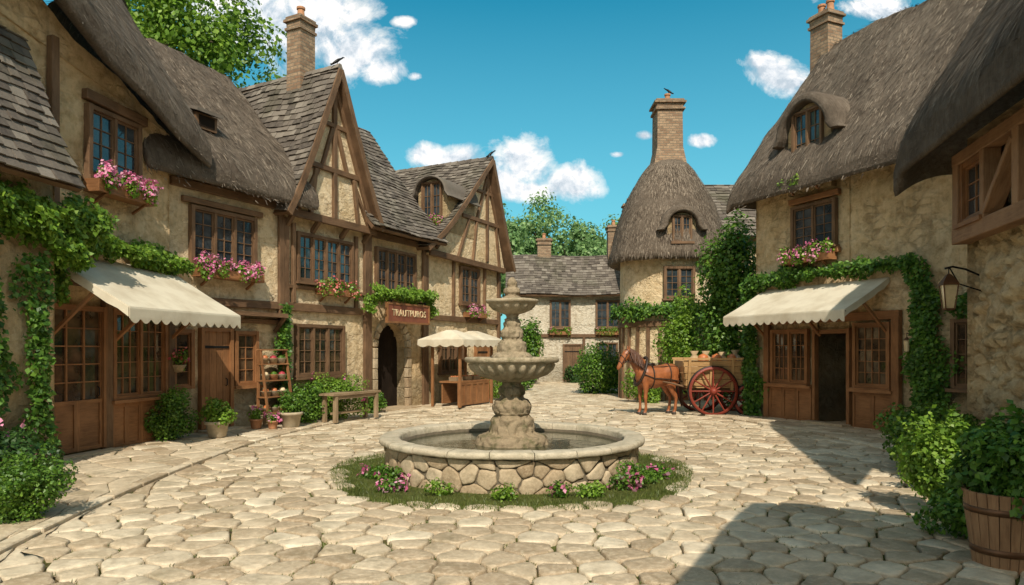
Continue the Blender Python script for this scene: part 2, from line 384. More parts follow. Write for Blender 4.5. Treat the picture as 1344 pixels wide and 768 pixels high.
# ---- building parts, in facade coordinates: x along facade, -y towards the square, z up
def window(par,x0,x1,z0,z1,cols=2,nx=2,nz=4,y=0,fw=.09,gm=None,single=False,sill=True,arch=False,mat=None,frame_m=None):
    b=MB(); g=MB() if not single else b; gi=1 if single else 0
    yo=y-.11
    b.box(x0-fw,x0,yo,y+.02,z0-fw*.4,z1+fw,0,.004); b.box(x1,x1+fw,yo,y+.02,z0-fw*.4,z1+fw,0,.004)
    b.box(x0+.001,x1-.001,yo+.006,y+.02,z1,z1+fw-.003,0,.003); b.box(x0+.001,x1-.001,yo+.006,y+.02,z0-fw*.4,z0+.03,0,.003)
    W=(x1-x0)/cols
    for c in range(cols):
        a=x0+c*W; e=a+W
        if c: b.box(a-.035,a+.035,yo+.02,y-.005,z0+.03,z1,0,.002)
        ia=a+.035 if c else a; ie=e-.035 if c<cols-1 else e
        for q in (ia,ie-.035): b.box(q,q+.035,y-.055,y-.012,z0+.031,z1-.001,0)
        b.box(ia+.036,ie-.036,y-.054,y-.012,z1-.04,z1-.002,0); b.box(ia+.036,ie-.036,y-.054,y-.012,z0+.032,z0+.075,0)
        ga,ge,gb,gt=ia+.035,ie-.035,z0+.075,z1-.04
        for k in range(1,nx): t=ga+(ge-ga)*k/nx; b.box(t-.009,t+.009,y-.042,y-.014,gb,gt,0)
        for k in range(1,nz): t=gb+(gt-gb)*k/nz; b.box(ga,ge,y-.040,y-.015,t-.009,t+.009,0)
        for i in range(nx):
            for k in range(nz):
                xa=ga+(ge-ga)*i/nx; xb=ga+(ge-ga)*(i+1)/nx; za=gb+(gt-gb)*k/nz; zb=gb+(gt-gb)*(k+1)/nz
                ys=[y-.016+R(-.004,.004) for _ in range(2)]; yt=ys[0]+R(-.004,.004)
                g.face([(xa,ys[0],za),(xb,ys[1],za),(xb,ys[1]+yt-ys[0],zb),(xa,yt,zb)],gi)
    fm=frame_m or TIM
    o=b.obj('window',par,[fm,gm or GL])
    if not single: g.obj('glass',o,gm or GL)
    if sill and not single:
        s=MB(); s.box(x0-fw-.06,x1+fw+.06,y-.19,y+.01,z0-fw*.4-.075,z0-fw*.4-.003,0,.005); s.obj('sill',o,fm)
    return o
def wallmesh(par,x0,x1,dep,z0,z1,mat,y=0,amp=.05,res=.16,topf=None,name='wall',label=None,rock=0):
    b=MB(); nx=max(2,int((x1-x0)/res)); nz=max(2,int((z1-z0)/res)); P=[]
    for i in range(nx+1):
        x=x0+(x1-x0)*i/nx; zt=topf(x) if topf else z1; row=[]
        for k in range(nz+1):
            z=z0+(zt-z0)*k/nz
            q=noise.noise(Vector((x*1.4+y,z*1.4,par.location.x*3)))*.6+noise.noise(Vector((x*4,z*4,par.location.x)))*.4
            yy=max(0,(q+.35))*amp*1.2
            if rock:
                p=Vector((x*1.9,z*3.0,par.location.x)); p+=noise.noise_vector(p*.9)*.7
                d,_=noise.voronoi(p); e=min(.4,d[1]-d[0])/.4
                yy+=rock*(1-e**.5)+rock*.5*(noise.fractal(Vector((x*5,z*5,2)),1,2,4)+.6)
            row.append((x,y+max(0,yy),z))
        P.append(row)
    b.grid(P,0)
    ze=(lambda x:topf(x)) if topf else (lambda x:z1)
    b.face([(x1,y+.0,z0),(x1,y+dep,z0),(x1,y+dep,ze(x1)),(x1,y+.0,ze(x1))]); b.face([(x0,y+dep,z0),(x0,y,z0),(x0,y,ze(x0)),(x0,y+dep,ze(x0))])
    b.face([(x1,y+dep,z0),(x0,y+dep,z0),(x0,y+dep,ze(x0)),(x1,y+dep,ze(x1))])
    b.face([(x0,y,ze(x0)),(x1,y,ze(x1)),(x1,y+dep,ze(x1)),(x0,y+dep,ze(x0))])
    o=b.obj(name,par,mat,True,label)
    for p in o.data.polygons:
        if len(p.vertices)==4 and p.index>=nx*nz: p.use_smooth=False
    return o
def timbers(par,L,w=.16,d=.1,y=0,mat=TIM,name='timber_frame'):
    b=MB()
    for k,s in enumerate(L):
        ww=s[4] if len(s)>4 else w; yy=y-d/2+.015-(.004*(k%3))
        b.beam((s[0],yy,s[1]),(s[2],yy,s[3]),ww,d,0)
    return b.obj(name,par,mat,bevel=.012)
def sm(a,b,k):
    h=np.clip(.5+.5*(b-a)/k,0,1); return b*(1-h)+a*h-k*h*(1-h)
def thatch(par,x0,x1,y0,y1,ze,zr,hip0=0,hip1=0,th=.42,res=.13,rk=.5,straw=110,name='roof',hp=1.0):
    zef=ze if callable(ze) else (lambda X:np.full_like(X,ze))
    dm=(y1-y0)/2
    def H(X,Y,top=True):
        df=Y-y0; db=y1-Y; d=sm(df,db,rk)
        if hip0: d=sm(d,np.maximum(X-x0,0)**hp*hip0,rk)
        if hip1: d=sm(d,np.maximum(x1-X,0)**hp*hip1,rk)
        z0=zef(X); h=z0+(zr-z0)*np.clip(d,-.2,None)/dm
        e=np.clip(np.minimum(np.minimum(df,db),np.minimum(X-x0,x1-X)),0,None); r=.3; q=np.clip(r-e,0,r); c=r-np.sqrt(np.maximum(r*r-q*q,0))
        if top:
            h=h-.9*c
            h=h+.035*np.sin(X*2.3+Y*1.1)+.03*np.sin(Y*3.9-X*1.7)+.018*np.sin(X*7.1+Y*5)+.012*np.sin(X*13-Y*9)
        else: h=h-th+c*.95
        return h
    def spaced(a,b,dv):
        m=[a,a+.02,a+.06,a+.13,a+.22]; n=max(2,int((b-a-.6)/dv)); return np.array(m+list(np.linspace(a+.3,b-.3,n))+[b-.22,b-.13,b-.06,b-.02,b])
    xs=spaced(x0,x1,res); ys=spaced(y0,y1,res); nx=len(xs); ny=len(ys); X,Y=np.meshgrid(xs,ys,indexing='ij')
    T=H(X,Y); B=np.minimum(H(X,Y,False),T-.05)
    sl=math.hypot(1,(zr-float(zef(np.array([ (x0+x1)/2]))[0]))/dm)
    b=MB()
    PT=np.stack([X,Y,T],-1).tolist(); PB=np.stack([X,Y,B],-1)[:, ::-1].tolist()
    def uvf(i,j):
        i=min(i,nx-1);j=min(j,ny-1); x=xs[i]; y=ys[j]; return (x,y*sl)
    b.grid(PT,0,uvf); b.grid(PB,0,uvf)
    if hip0 or hip1:
        k=0
        for i in range(nx-1):
            for j in range(ny-1):
                d=min(ys[j]-y0,y1-ys[j]); hh=1e9
                if hip0: hh=min(hh,(xs[i]-x0)**hp*hip0)
                if hip1: hh=min(hh,(x1-xs[i])**hp*hip1)
                if hh<d: b.uv[k]=[(v/sl,u*sl*max(hip0,hip1)) for u,v in b.uv[k]]
                k+=1
    for i in range(nx-1):
        b.face([(xs[i],y0,B[i,0]),(xs[i+1],y0,B[i+1,0]),(xs[i+1],y0,T[i+1,0]),(xs[i],y0,T[i,0])],0,[(xs[i],0),(xs[i+1],0),(xs[i+1],.4),(xs[i],.4)])
        b.face([(xs[i],y1,T[i,-1]),(xs[i+1],y1,T[i+1,-1]),(xs[i+1],y1,B[i+1,-1]),(xs[i],y1,B[i,-1])],0)
    for j in range(ny-1):
        b.face([(x0,ys[j],T[0,j]),(x0,ys[j+1],T[0,j+1]),(x0,ys[j+1],B[0,j+1]),(x0,ys[j],B[0,j])],0,[(ys[j],.4),(ys[j+1],.4),(ys[j+1],0),(ys[j],0)])
        b.face([(x1,ys[j],B[-1,j]),(x1,ys[j+1],B[-1,j+1]),(x1,ys[j+1],T[-1,j+1]),(x1,ys[j],T[-1,j])],0,[(ys[j],0),(ys[j+1],0),(ys[j+1],.4),(ys[j],.4)])
    o=b.obj(name,par,TH,True)
    n=int(straw*(x1-x0)*(y1-y0)*.75)
    if n:
        px=rng.uniform(x0+.03,x1-.03,n); py=y0+(y1-y0)*rng.uniform(0.004,.72,n); e=.05
        ne=int((x1-x0)*110); px[:ne]=rng.uniform(x0,x1,ne); py[:ne]=y0+rng.uniform(0,.05,ne)
        pz=H(px,py); gx=(H(px+e,py)-H(px-e,py))/(2*e); gy=(H(px,py+e)-H(px,py-e))/(2*e)
        dn=np.stack([-gx,-gy,-(gx*gx+gy*gy)],1); dn/=np.linalg.norm(dn,axis=1,keepdims=True)+1e-6
        nr=np.stack([-gx,-gy,np.ones_like(gx)],1); nr/=np.linalg.norm(nr,axis=1,keepdims=True)
        dn=dn+rng.normal(size=(n,3))*.09+nr*.045
        pz[:ne]-=rng.uniform(0,.4,ne); dn[:ne]=np.array([0,-.5,-.8])+rng.normal(size=(ne,3))*.25; py[:ne]+=.03
        sd=np.cross(dn,nr); P=np.stack([px,py,pz],1)+nr*.005
        l=rng.uniform(.10,.28,n)[:,None]; l[:ne]*=.45; w=rng.uniform(.005,.013,n)[:,None]
        V=np.stack([P-sd*w,P+sd*w,P+dn*l+nr*.014+sd*w*.5,P+dn*l+nr*.014-sd*w*.5],1)
        quads_np('thatch_straw',V,o,STRAW)
    return o
def tiles(b,f,su,sw,tw=.24,ex=.19,flip=1,keep=None,th=.028):
    nr=int(sw/ex)
    for r in range(nr+1):
        t=r*ex; s=-R(0,tw)
        while s<su:
            w=tw*R(.7,1.3); s0=max(s,0)+.004; s1=min(s+w,su)-.004; s+=w
            if s1-s0<.04 or t>sw-.02: continue
            if keep and not keep((s0+s1)/2,t): continue
            t1=min(t+ex*1.75,sw+.03); jt=R(-.022,.022); jl=R(0,.03)
            a=Vector(f(s0,t+jt));c=Vector(f(s1,t+jt+R(-.012,.012)));d=Vector(f(s1,t1));e=Vector(f(s0,t1))
            n=((c-a).cross(e-a)).normalized()*flip
            lo=.045+jl
            b.hexa([a+n*lo,c+n*lo,e+n*.006,d+n*.006,a+n*(lo+th),c+n*(lo+th),e+n*(.006+th),d+n*(.006+th)] if flip>0 else
                   [c+n*lo,a+n*lo,d+n*.006,e+n*.006,c+n*(lo+th),a+n*(lo+th),d+n*(.006+th),e+n*(.006+th)],0)
def slab(b,f,su,sw,th=.1,flip=1,m=1,nn=8):
    P=[[Vector(f(su*i/2,sw*k/nn)) for k in range(nn+1)] for i in range(3)]
    Q=[]
    for i in range(3):
        row=[]
        for k in range(nn+1):
            a=P[i][k]; du=P[2][k]-P[0][k]; dv=P[i][min(k+1,nn)]-P[i][max(k-1,0)]; nrm=du.cross(dv).normalized()*flip; row.append(a-nrm*th)
        Q.append(row)
    b.grid(P,m); b.grid(Q,m)
    for i in range(2):
        b.face([P[i][0],P[i+1][0],Q[i+1][0],Q[i][0]],m); b.face([P[i][nn],P[i+1][nn],Q[i+1][nn],Q[i][nn]],m)
    for k in range(nn):
        b.face([P[0][k],P[0][k+1],Q[0][k+1],Q[0][k]],m); b.face([P[2][k],P[2][k+1],Q[2][k+1],Q[2][k]],m)
def gable_roof(par,xl,xr,xa,zl,zr_,za,yf,yb,flare=.35,name='roof'):
    b=MB()
    def mk(xe,zeave):
        L=math.hypot(xa-xe,za-zeave)
        def f(s,t):
            q=t/L; x=xe+(xa-xe)*q; z=zeave+(za-zeave)*q-flare*math.sin(math.pi*min(1,q))*(1-q*.6)
            return (x,yf+s,z+.025*math.sin(s*1.7+q*4)+.02*math.sin(s*3.1-q*7))
        return f,L
    fl,Ll=mk(xl,zl); fr,Lr=mk(xr,zr_)
    slab(b,fl,yb-yf,Ll,.11,-1,1); slab(b,fr,yb-yf,Lr,.11,1,1)
    tiles(b,fl,yb-yf,Ll,flip=-1); tiles(b,fr,yb-yf,Lr,flip=1)
    y=yf
    while y<yb-.1:
        b.hexa([(xa-.13,y,za-.03),(xa+.13,y,za-.03),(xa-.13,y+.36,za-.05),(xa+.13,y+.36,za-.05),(xa-.05,y,za+.11),(xa+.05,y,za+.11),(xa-.05,y+.36,za+.09),(xa+.05,y+.36,za+.09)],0,.01); y+=.33
    o=b.obj(name,par,[SL,TIM])
    g=MB()
    for f,L in ((fl,Ll),(fr,Lr)):
        pr=None
        for k in range(9):
            p=Vector(f(0,L*k/8)); p.y=yf-.035; p.z-=.05
            if pr is not None: g.beam(pr,p+(p-pr)*.02,.18,.05)
            pr=p
    g.obj('bargeboard',par,TIM)
    return o,fl,fr,Ll,Lr
def chimney(par,x,y,z0,z1,w=.8,d=.7,pots=1,taper=.0,mat=BR):
    b=MB()
    def ring(w0,w1,za,zb,m=0,j=.01):
        b.hexa([(x+sx*(w0 if iz==0 else w1)*w/2,y+sy*(w0 if iz==0 else w1)*d/2,(za,zb)[iz]) for iz in (0,1) for sy in (-1,1) for sx in (-1,1)],m,j)
    h=z1-z0
    if taper: ring(1+taper,1,z0,z0+h*.3); ring(1,.96,z0+h*.3+.001,z1-.42)
    else: ring(1,.97,z0,z1-.42)
    ring(1.12,1.12,z1-.42,z1-.34); ring(1.0,1.0,z1-.339,z1-.16); ring(1.2,1.2,z1-.159,z1-.08); ring(1.08,1.05,z1-.079,z1)
    for k in range(pots):
        px=x+(k-(pots-1)/2)*.32
        b.lathe([(.0,z1-.01),(.12,z1),(.10,z1+.28),(.13,z1+.3),(.13,z1+.36),(.09,z1+.36),(.08,z1+.1)],12,(px,y,0),1)
    return b.obj('chimney',par,[mat,TERRA])
def dormer(par,loc,rz,w,zw,zt,depth,mat=TH,rows=3,cols=2,fm=None,point=0.0):
    e=bpy.data.objects.new('dormer',None); COL.objects.link(e); e.parent=par; e.location=loc; e.rotation_euler=(0,0,rz); e.empty_display_size=.2
    b=MB(); K=16; arc=[]
    for k in range(K+1):
        a=math.pi*k/K; arc.append((math.cos(a)*(w+.12),zw+math.sin(a)*(zt-zw)*(1+point*math.sin(a)**4)))
    b.face([(-w-.12,0,-.5),(w+.12,0,-.5)]+[(p[0],0,p[1]) for p in arc]); 
    b.face([(-w-.12,0,-.5),(-w-.12,0,zw),(-w-.12,depth,zw),(-w-.12,depth,-.5)]); b.face([(w+.12,0,zw),(w+.12,0,-.5),(w+.12,depth,-.5),(w+.12,depth,zw)])
    b.obj('wall',e,PL)
    h=MB(); t=.28 if mat is TH else .12
    prof=[]
    for k in range(K+5):
        q=(k-2)/K; a=math.pi*min(1,max(0,q)); oz=0
        if q<0: oz=q*K*.09
        if q>1: oz=-(q-1)*K*.09
        prof.append((math.cos(a),math.sin(a),oz,-q*K if q<0 else (q-1)*K if q>1 else 0))
    def ringp(off,y):
        out=[]
        for (ca,sa,oz,fl) in prof:
            xx=ca*(w+.12+off)+(math.copysign(fl*.07,ca)); zz=zw+sa*((zt-zw)*(1+point*sa**4)+off)+oz
            out.append((xx,y,zz))
        return out
    outer=[];inner=[]
    for i,(yy,k) in enumerate([(-.28,.5),(-.26,.7),(-.2,.9),(-.1,1)]+[( .1+depth*j/6,1) for j in range(7)]):
        outer.append(ringp(t*k,yy)); inner.append(ringp(.02+(.05 if i==0 else 0),yy))
    NY=len(outer)-1
    h.grid(outer,0,lambda i,j:(i*.15,j*.1*w*2)); h.grid([r[::-1] for r in inner],0,lambda i,j:(i*.15,j*.1))
    for j in range(len(prof)-1):
        h.face([inner[0][j],inner[0][j+1],outer[0][j+1],outer[0][j]],0,[(j*.1,0),(j*.1+.1,0),(j*.1+.1,.3),(j*.1,.3)])
    for j in (0,-1):
        for i in range(NY): h.face([inner[i][j],inner[i+1][j],outer[i+1][j],outer[i][j]])
    h.obj('hood',e,mat,True)
    window(e,-w*.72,w*.72,-.02,zt-.17 if point==0 else zt-.1,cols,2,rows,-.0,.07,single=True)
    g=MB(); g.box(-w*.72-.14,w*.72+.14,-.2,.0,-.15,-.06,0,.004); g.obj('sill',e,TIM)
    return e
def awning(par,x0,x1,zt,zf,out,y=0,sc=.26):
    b=MB(); nx=int((x1-x0)/.035); ny=8; P=[]
    for i in range(nx+1):
        u=i/nx; row=[]; x=x0+(x1-x0)*u
        for k in range(ny+1):
            t=k/ny; row.append((x,y-.04-out*t,zt+(zf-zt)*t-.025*math.sin(math.pi*t)))
        q=abs(math.sin(math.pi*(x-x0)/sc)); e=row[-1]
        row.append((e[0],e[1]-.008,e[2]-.03)); row.append((e[0],e[1]-.010,e[2]-.18)); row.append((e[0],e[1]-.008,e[2]-.19-.09*q))
        P.append(row)
    b.grid(P,0); 
    for i in (0,nx):
        b.grid([[P[i][k],(P[i][k][0],P[i][k][1],P[i][k][2]-.12-.05*abs(math.sin(k*1.4)))] for k in range(ny+1)],0)
    o=b.obj('awning',par,FAB,False); s=o.modifiers.new('Solidify','SOLIDIFY'); s.thickness=.012
    f=MB(); f.tube([(x0,y-out-.02,zf-.035),(x1,y-out-.02,zf-.035)],.02,8)
    for x in (x0+.05,(x0+x1)/2,x1-.05):
        f.tube([(x,y-.02,zt-.06),(x,y-out,zf-.06)],.02,6); f.beam((x,y-.03,zf-.55),(x,y-out*.6,zt+(zf-zt)*.6-.12),.06,.06,1,(1,0,0))
    f.obj('awning_frame',o,[IRON,SHOP])
    return o
def panels(b,x0,x1,z0,z1,y,n,m=0):
    b.box(x0,x1,y-.05,y,z0,z1,m,.003)
    W=(x1-x0)/n
    for k in range(n):
        a=x0+k*W; b.box(a,a+.06,y-.075,y-.051,z0,z1,m); b.box(a+W-.06,a+W-.001,y-.075,y-.051,z0,z1,m)
        b.box(a+.061,a+W-.061,y-.074,y-.051,z0,z0+.07,m); b.box(a+.061,a+W-.061,y-.074,y-.051,z1-.07,z1,m)
def door(par,x0,x1,z0,z1,y=0,glazed=False,mat=SHOP,name='door'):
    b=MB(); fw=.09
    b.box(x0-fw,x0,y-.12,y+.02,z0,z1+fw,0,.004); b.box(x1,x1+fw,y-.12,y+.02,z0,z1+fw,0,.004); b.box(x0+.001,x1-.001,y-.115,y+.02,z1,z1+fw,0,.003)
    n=max(3,int((x1-x0)/.16)); W=(x1-x0)/n
    if glazed:
        zm=z0+(z1-z0)*.36
        panels(b,x0,x1,z0,zm,y-.005,2)
        window_g=MB()
        for k in range(4):
            t=x0+(x1-x0)*k/3; b.box(t-.02,t+.02,y-.05,y-.012,zm,z1,0)
        for k in range(1,6):
            t=zm+(z1-zm)*k/5; b.box(x0,x1,y-.045,y-.014,t-.012,t+.012,0)
        window_g.face([(x0,y-.014,zm),(x1,y-.014,zm),(x1,y-.014,z1),(x0,y-.014,z1)])
    else:
        for k in range(n): b.box(x0+k*W+.004,x0+(k+1)*W-.004,y-.05-R(0,.008),y-.01,z0,z1,0,.002)
        for z in (z0+.3,z1-.4): b.box(x0+.02,x1-.02,y-.075,y-.059,z,z+.06,1)
    o=b.obj(name,par,[mat,IRON])
    if glazed: window_g.obj('glass',o,GLW)
    h=MB(); h.tube([(x1-.1,y-.06,z0+1.0),(x1-.1,y-.11,z0+1.02),(x1-.1,y-.11,z0+1.16),(x1-.1,y-.06,z0+1.18)],.013,6); h.obj('handle',o,IRON)
    s=MB(); s.box(x0-.18,x1+.18,y-.42,y-.121,0.0,max(.1,z0-.02),0,.01); s.obj('doorstep',o,COB)
    return o
def bird(par_label,loc,rz=0,s=1):
    b=MB(); b.lathe([(.0,-.16),(.035,-.13),(.06,-.05),(.065,.02),(.04,.09),(.032,.12),(.036,.15),(.02,.185),(.0,.19)],10)
    b.v=[(z,y,x*.9+z*.75+.13) for x,y,z in b.v]
    b.beam((-.1,0,.04),(-.2,0,-.02),.05,.012); b.beam((.16,0,.28),(.22,0,.27),.018,.018)
    b.beam((0,.02,.12),(0.0,.02,0),.012,.012); b.beam((0,-.02,.12),(0.0,-.02,0),.012,.012)
    o=b.obj('bird',None,IRON,True,loc=loc); o.rotation_euler=(0,0,rz); o.scale=(s,s,s)
    return tag(o,par_label,'bird')
def plant_pot(label,loc,r,h,br,n,mat=POTST,lm=LF,fl=0,leaf=.08,bh=None):
    e=thing('potted_plant',label,'potted plant',loc)
    b=MB(); b.lathe([(0,0),(r*.68,0),(r*.75,.02),(r*.95,h*.8),(r*1.08,h*.82),(r*1.1,h),(r*.95,h),(r*.93,h*.9),(0,h*.9)],28,(0,0,0),0,.004)
    b.obj('pot',e,mat,True)
    bush('foliage','',(0,0,h*.8),(br,br,bh or br),n,leaf,lm,fl,12,parent=e)
    return e
# ------------------------------------------------------------------ ground + paving
b=MB(); b.face([(-400,-150,-.03),(400,-150,-.03),(400,600,-.03),(-400,600,-.03)]); g=b.obj('ground',None,GND); g['kind']='structure'
FC=(0.0,11.4); EC=(.9,13.5); EA=6.5
def eb(up): return 11.0 if up else 17.0
def ell(x,y): return math.hypot((x-EC[0])/EA,(y-EC[1])/eb(y>=EC[1]))
def ep(a,w): return (EC[0]+(EA+w)*math.cos(a),EC[1]+(eb(math.sin(a)>=0)+w)*math.sin(a))
def cellsof(seeds,rad):
    H={}
    for i,(x,y) in enumerate(seeds): H.setdefault((int(x//rad),int(y//rad)),[]).append(i)
    out=[]
    for i,(x,y) in enumerate(seeds):
        poly=[(x-rad,y-rad),(x+rad,y-rad),(x+rad,y+rad),(x-rad,y+rad)]; cx,cy=int(x//rad),int(y//rad)
        nb=[j for a in (-1,0,1) for c in (-1,0,1) for j in H.get((cx+a,cy+c),()) if j!=i]
        nb.sort(key=lambda j:(seeds[j][0]-x)**2+(seeds[j][1]-y)**2)
        for j in nb[:16]:
            qx,qy=seeds[j]; mx,my=(x+qx)/2,(y+qy)/2; nx,ny=qx-x,qy-y
            res=[]; L=len(poly)
            dd=[(p[0]-mx)*nx+(p[1]-my)*ny for p in poly]
            if max(dd)<=0: continue
            for k in range(L):
                p=poly[k];q=poly[(k+1)%L];dp=dd[k];dq=dd[(k+1)%L]
                if dp<=0: res.append(p)
                if (dp<0<dq) or (dq<0<dp):
                    t=dp/(dp-dq); res.append((p[0]+(q[0]-p[0])*t,p[1]+(q[1]-p[1])*t))
            poly=res
            if len(poly)<3: break
        out.append(poly if len(poly)>=3 else None)
    return out
def shape_poly(poly,gap,cr=.16,jt=.012):
    cx=sum(p[0] for p in poly)/len(poly); cy=sum(p[1] for p in poly)/len(poly)
    q=[]
    for k,p in enumerate(poly):
        if not q or math.dist(p,q[-1])>.07: q.append(p)
    if len(q)>2 and math.dist(q[0],q[-1])<.07: q.pop()
    if len(q)<3: return None
    out=[]
    for k in range(len(q)):
        a=q[k];c=q[(k+1)%len(q)]
        out.append((a[0]*(1-cr)+c[0]*cr,a[1]*(1-cr)+c[1]*cr)); out.append((a[0]*.5+c[0]*.5+R(-jt,jt),a[1]*.5+c[1]*.5+R(-jt,jt))); out.append((a[0]*cr+c[0]*(1-cr),a[1]*cr+c[1]*(1-cr)))
    res=[]
    for p in out:
        d=math.hypot(p[0]-cx,p[1]-cy); 
        if d<gap*1.6: return None
        k=1-gap/d; res.append((cx+(p[0]-cx)*k,cy+(p[1]-cy)*k))
    return res,cx,cy
def stone(b,poly,cx,cy,h,fmap,m=0,bev=.020,tl=.010):
    n=len(poly); tx,ty=R(-tl,tl),R(-tl,tl)
    def s(k,z): return [fmap(cx+(p[0]-cx)*k,cy+(p[1]-cy)*k,z+tx*(p[0]-cx)*2+ty*(p[1]-cy)*2) for p in poly]
    r=sum(math.dist(p,(cx,cy)) for p in poly)/n; k1=1-bev*.6/r; k2=1-1.8*bev/r
    rings=[s(1.02,-.05),s(1,h-bev*1.1),s(k1,h-bev*.35),s(k2,h-bev*.04),s(.5,h+R(-.001,.004))]
    k0=len(b.v)
    for rg in rings: b.v+=rg
    for a in range(4):
        for i in range(n):
            j=(i+1)%n; b.f.append((k0+a*n+i,k0+a*n+j,k0+(a+1)*n+j,k0+(a+1)*n+i)); b.m.append(m); b.uv.append([(0,0)]*4)
    b.f.append(tuple(k0+4*n+i for i in range(n))); b.m.append(m); b.uv.append([(0,0)]*n)
bi=MB(); bo=MB(); tuft=[]
def clampk(poly,inside):
    out=[]
    for (x,y) in poly:
        e=ell(x,y); lim=1+(-.09/EA if inside else .09/EA)
        if (inside and e>lim) or (not inside and e<lim): x=EC[0]+(x-EC[0])*lim/e; y=EC[1]+(y-EC[1])*lim/e
        out.append((x,y))
    return out
seeds=[]; r=2.5
while r<16:
    nst=int(2*math.pi*r/.42); ph=R(0,6)
    for i in range(nst):
        a=ph+2*math.pi*(i+R(-.33,.33))/nst; rr=r+R(-.10,.10); x=FC[0]+rr*math.cos(a); y=FC[1]+rr*math.sin(a)
        if -9.5<x<10.5 and -1<y<27 and ell(x,y)<1-.12/EA: seeds.append((x,y))
    r+=.335
for (sx,sy),poly in zip(seeds,cellsof(seeds,1.2)):
    if not poly: continue
    d=math.dist((sx,sy),FC)
    if d<2.78+.12*math.sin(5*math.atan2(sy-FC[1],sx-FC[0])): continue
    sp=shape_poly(clampk(poly,True),R(.011,.022))
    if not sp: continue
    q,cx,cy=sp; stone(bi,q,cx,cy,R(.022,.036),lambda x,y,z:(x,y,z),0,.015,.007)
    if sy<24:
        for p in q[::2]:
            if random.random()<.24: tuft.append((p[0]*1.05-cx*.05,p[1]*1.05-cy*.05,0))
bi.obj('plaza_paving',None,COB,True)['kind']='structure'
seeds=[]; w=.28; row=0
while w<24:
    per=2*math.pi*math.sqrt(((EA+w)**2+(14+w)**2)/2); n=int(per/.50)
    for i in range(n):
        a=2*math.pi*(i+(row%2)*.5+R(-.26,.26))/n; x,y=ep(a,w+R(-.05,.05))
        if -9.5<x<10.5 and -1<y<42: seeds.append((x,y))
    w+=.36; row+=1
for (sx,sy),poly in zip(seeds,cellsof(seeds,1.2)):
    if not poly: continue
    sp=shape_poly(clampk(poly,False),R(.008,.015),.09,.005)
    if not sp: continue
    q,cx,cy=sp; stone(bo,q,cx,cy,.045+R(.018,.027),lambda x,y,z:(x,y,z),0,.010,.005)
    if sy<24:
        for p in q[::3]:
            if random.random()<.08: tuft.append((p[0]*1.04-cx*.04,p[1]*1.04-cy*.04,.035))
bo.obj('pavement',None,COB,True)['kind']='structure'
b=MB(); P=[]
for i in range(97):
    a=2*math.pi*i/96; P.append([(EC[0]+EA*t*math.cos(a),EC[1]+eb(math.sin(a)>=0)*t*math.sin(a),.04-(.0 if t<3 else .04)) for t in (1.0,1.4,2.0,3.2)])
b.grid(P); b.obj('pavement_bed',None,GND)['kind']='structure'
b=MB(); n=120
for i in range(n):
    a0=2*math.pi*(i+.015)/n; a1=2*math.pi*(i+.985)/n; h=.070+R(-.005,.006)
    c=[]
    for z in (-.05,h):
        for w in (-.085,.085):
            for a in (a0,a1): p=ep(a,w); c.append((*p,z))
    b.hexa(c,0,.006)
    for _ in range(3):
        a=R(a0,a1)
        if random.random()<.5: p=ep(a,-.11); tuft.append((p[0],p[1],.0))
b.obj('kerb',None,COB,bevel=.014)['kind']='structure'
T=np.array(tuft); k=7; P=np.repeat(T,k,axis=0); n=len(P); P[:,:2]+=rng.normal(size=(n,2))*.018
d=rng.normal(size=(n,3))*np.array([.5,.5,.15])+np.array([0,0,.8]); l=rng.uniform(.015,.042,n)[:,None]
sd=np.cross(d,rng.normal(size=(n,3))); sd/=np.linalg.norm(sd,axis=1,keepdims=True); w=.004
quads_np('grass_in_joints',np.stack([P-sd*w,P+sd*w,P+d*l+sd*.001,P+d*l-sd*.001],1),None,GR)['kind']='stuff'
b=MB(); P=[]
for i in range(72):
    a=2*math.pi*i/72; ro=2.93+.12*math.sin(5*a)+.08*math.sin(11*a+1); P.append([(FC[0]+rr*math.cos(a),FC[1]+rr*math.sin(a),z) for rr,z in ((1.9,.035),(2.4,.04),(ro-.25,.025),(ro,-.02))])
b.grid(P,0,None,True); b.obj('turf_ring',None,TURF,True)['kind']='structure'
n=26000; a=rng.uniform(0,2*np.pi,n); rr=np.sqrt(rng.uniform(2.05**2,3.0**2,n))+.1*np.sin(5*a)
P=np.stack([FC[0]+rr*np.cos(a),FC[1]+rr*np.sin(a),np.full(n,.01)],1); d=rng.normal(size=(n,3))*np.array([.4,.4,.1])+np.array([0,0,1]); l=rng.uniform(.025,.07,n)[:,None]
sd=np.cross(d,rng.normal(size=(n,3))); sd/=np.linalg.norm(sd,axis=1,keepdims=True); w=.005
quads_np('grass',np.stack([P-sd*w,P+sd*w,P+d*l+sd*.001,P+d*l-sd*.001],1),None,GR)['kind']='stuff'

# ------------------------------------------------------------------ fountain
F=thing('fountain','tiered mossy stone fountain with round rubble basin on grass ring','fountain',(FC[0],FC[1],0))
Rw=2.02; CI=2*math.pi*Rw; base=[]
for _ in range(5000):
    u,v=R(0,CI),R(-.02,.52); m=R(.21,.36)
    if all(min(abs(u-a),CI-abs(u-a))**2+(1.45*(v-c))**2>m*m for a,c in base): base.append((u,v))
sd_=base+[(u-CI,v) for u,v in base if u>CI-1]+[(u+CI,v) for u,v in base if u<1]
b=MB()
for (sx,sy),poly in zip(sd_,cellsof(sd_,.8)):
    if not poly or sx<0 or sx>=CI: continue
    poly=[(p[0],min(max(p[1],-.06),.50)) for p in poly]
    sp=shape_poly(poly,.007,.14,.012)
    if not sp: continue
    q,cx,cy=sp
    stone(b,q,cx,cy,R(.04,.075),lambda u,v,z:((Rw+z)*math.cos(u/Rw),(Rw+z)*math.sin(u/Rw),v),0,.016)
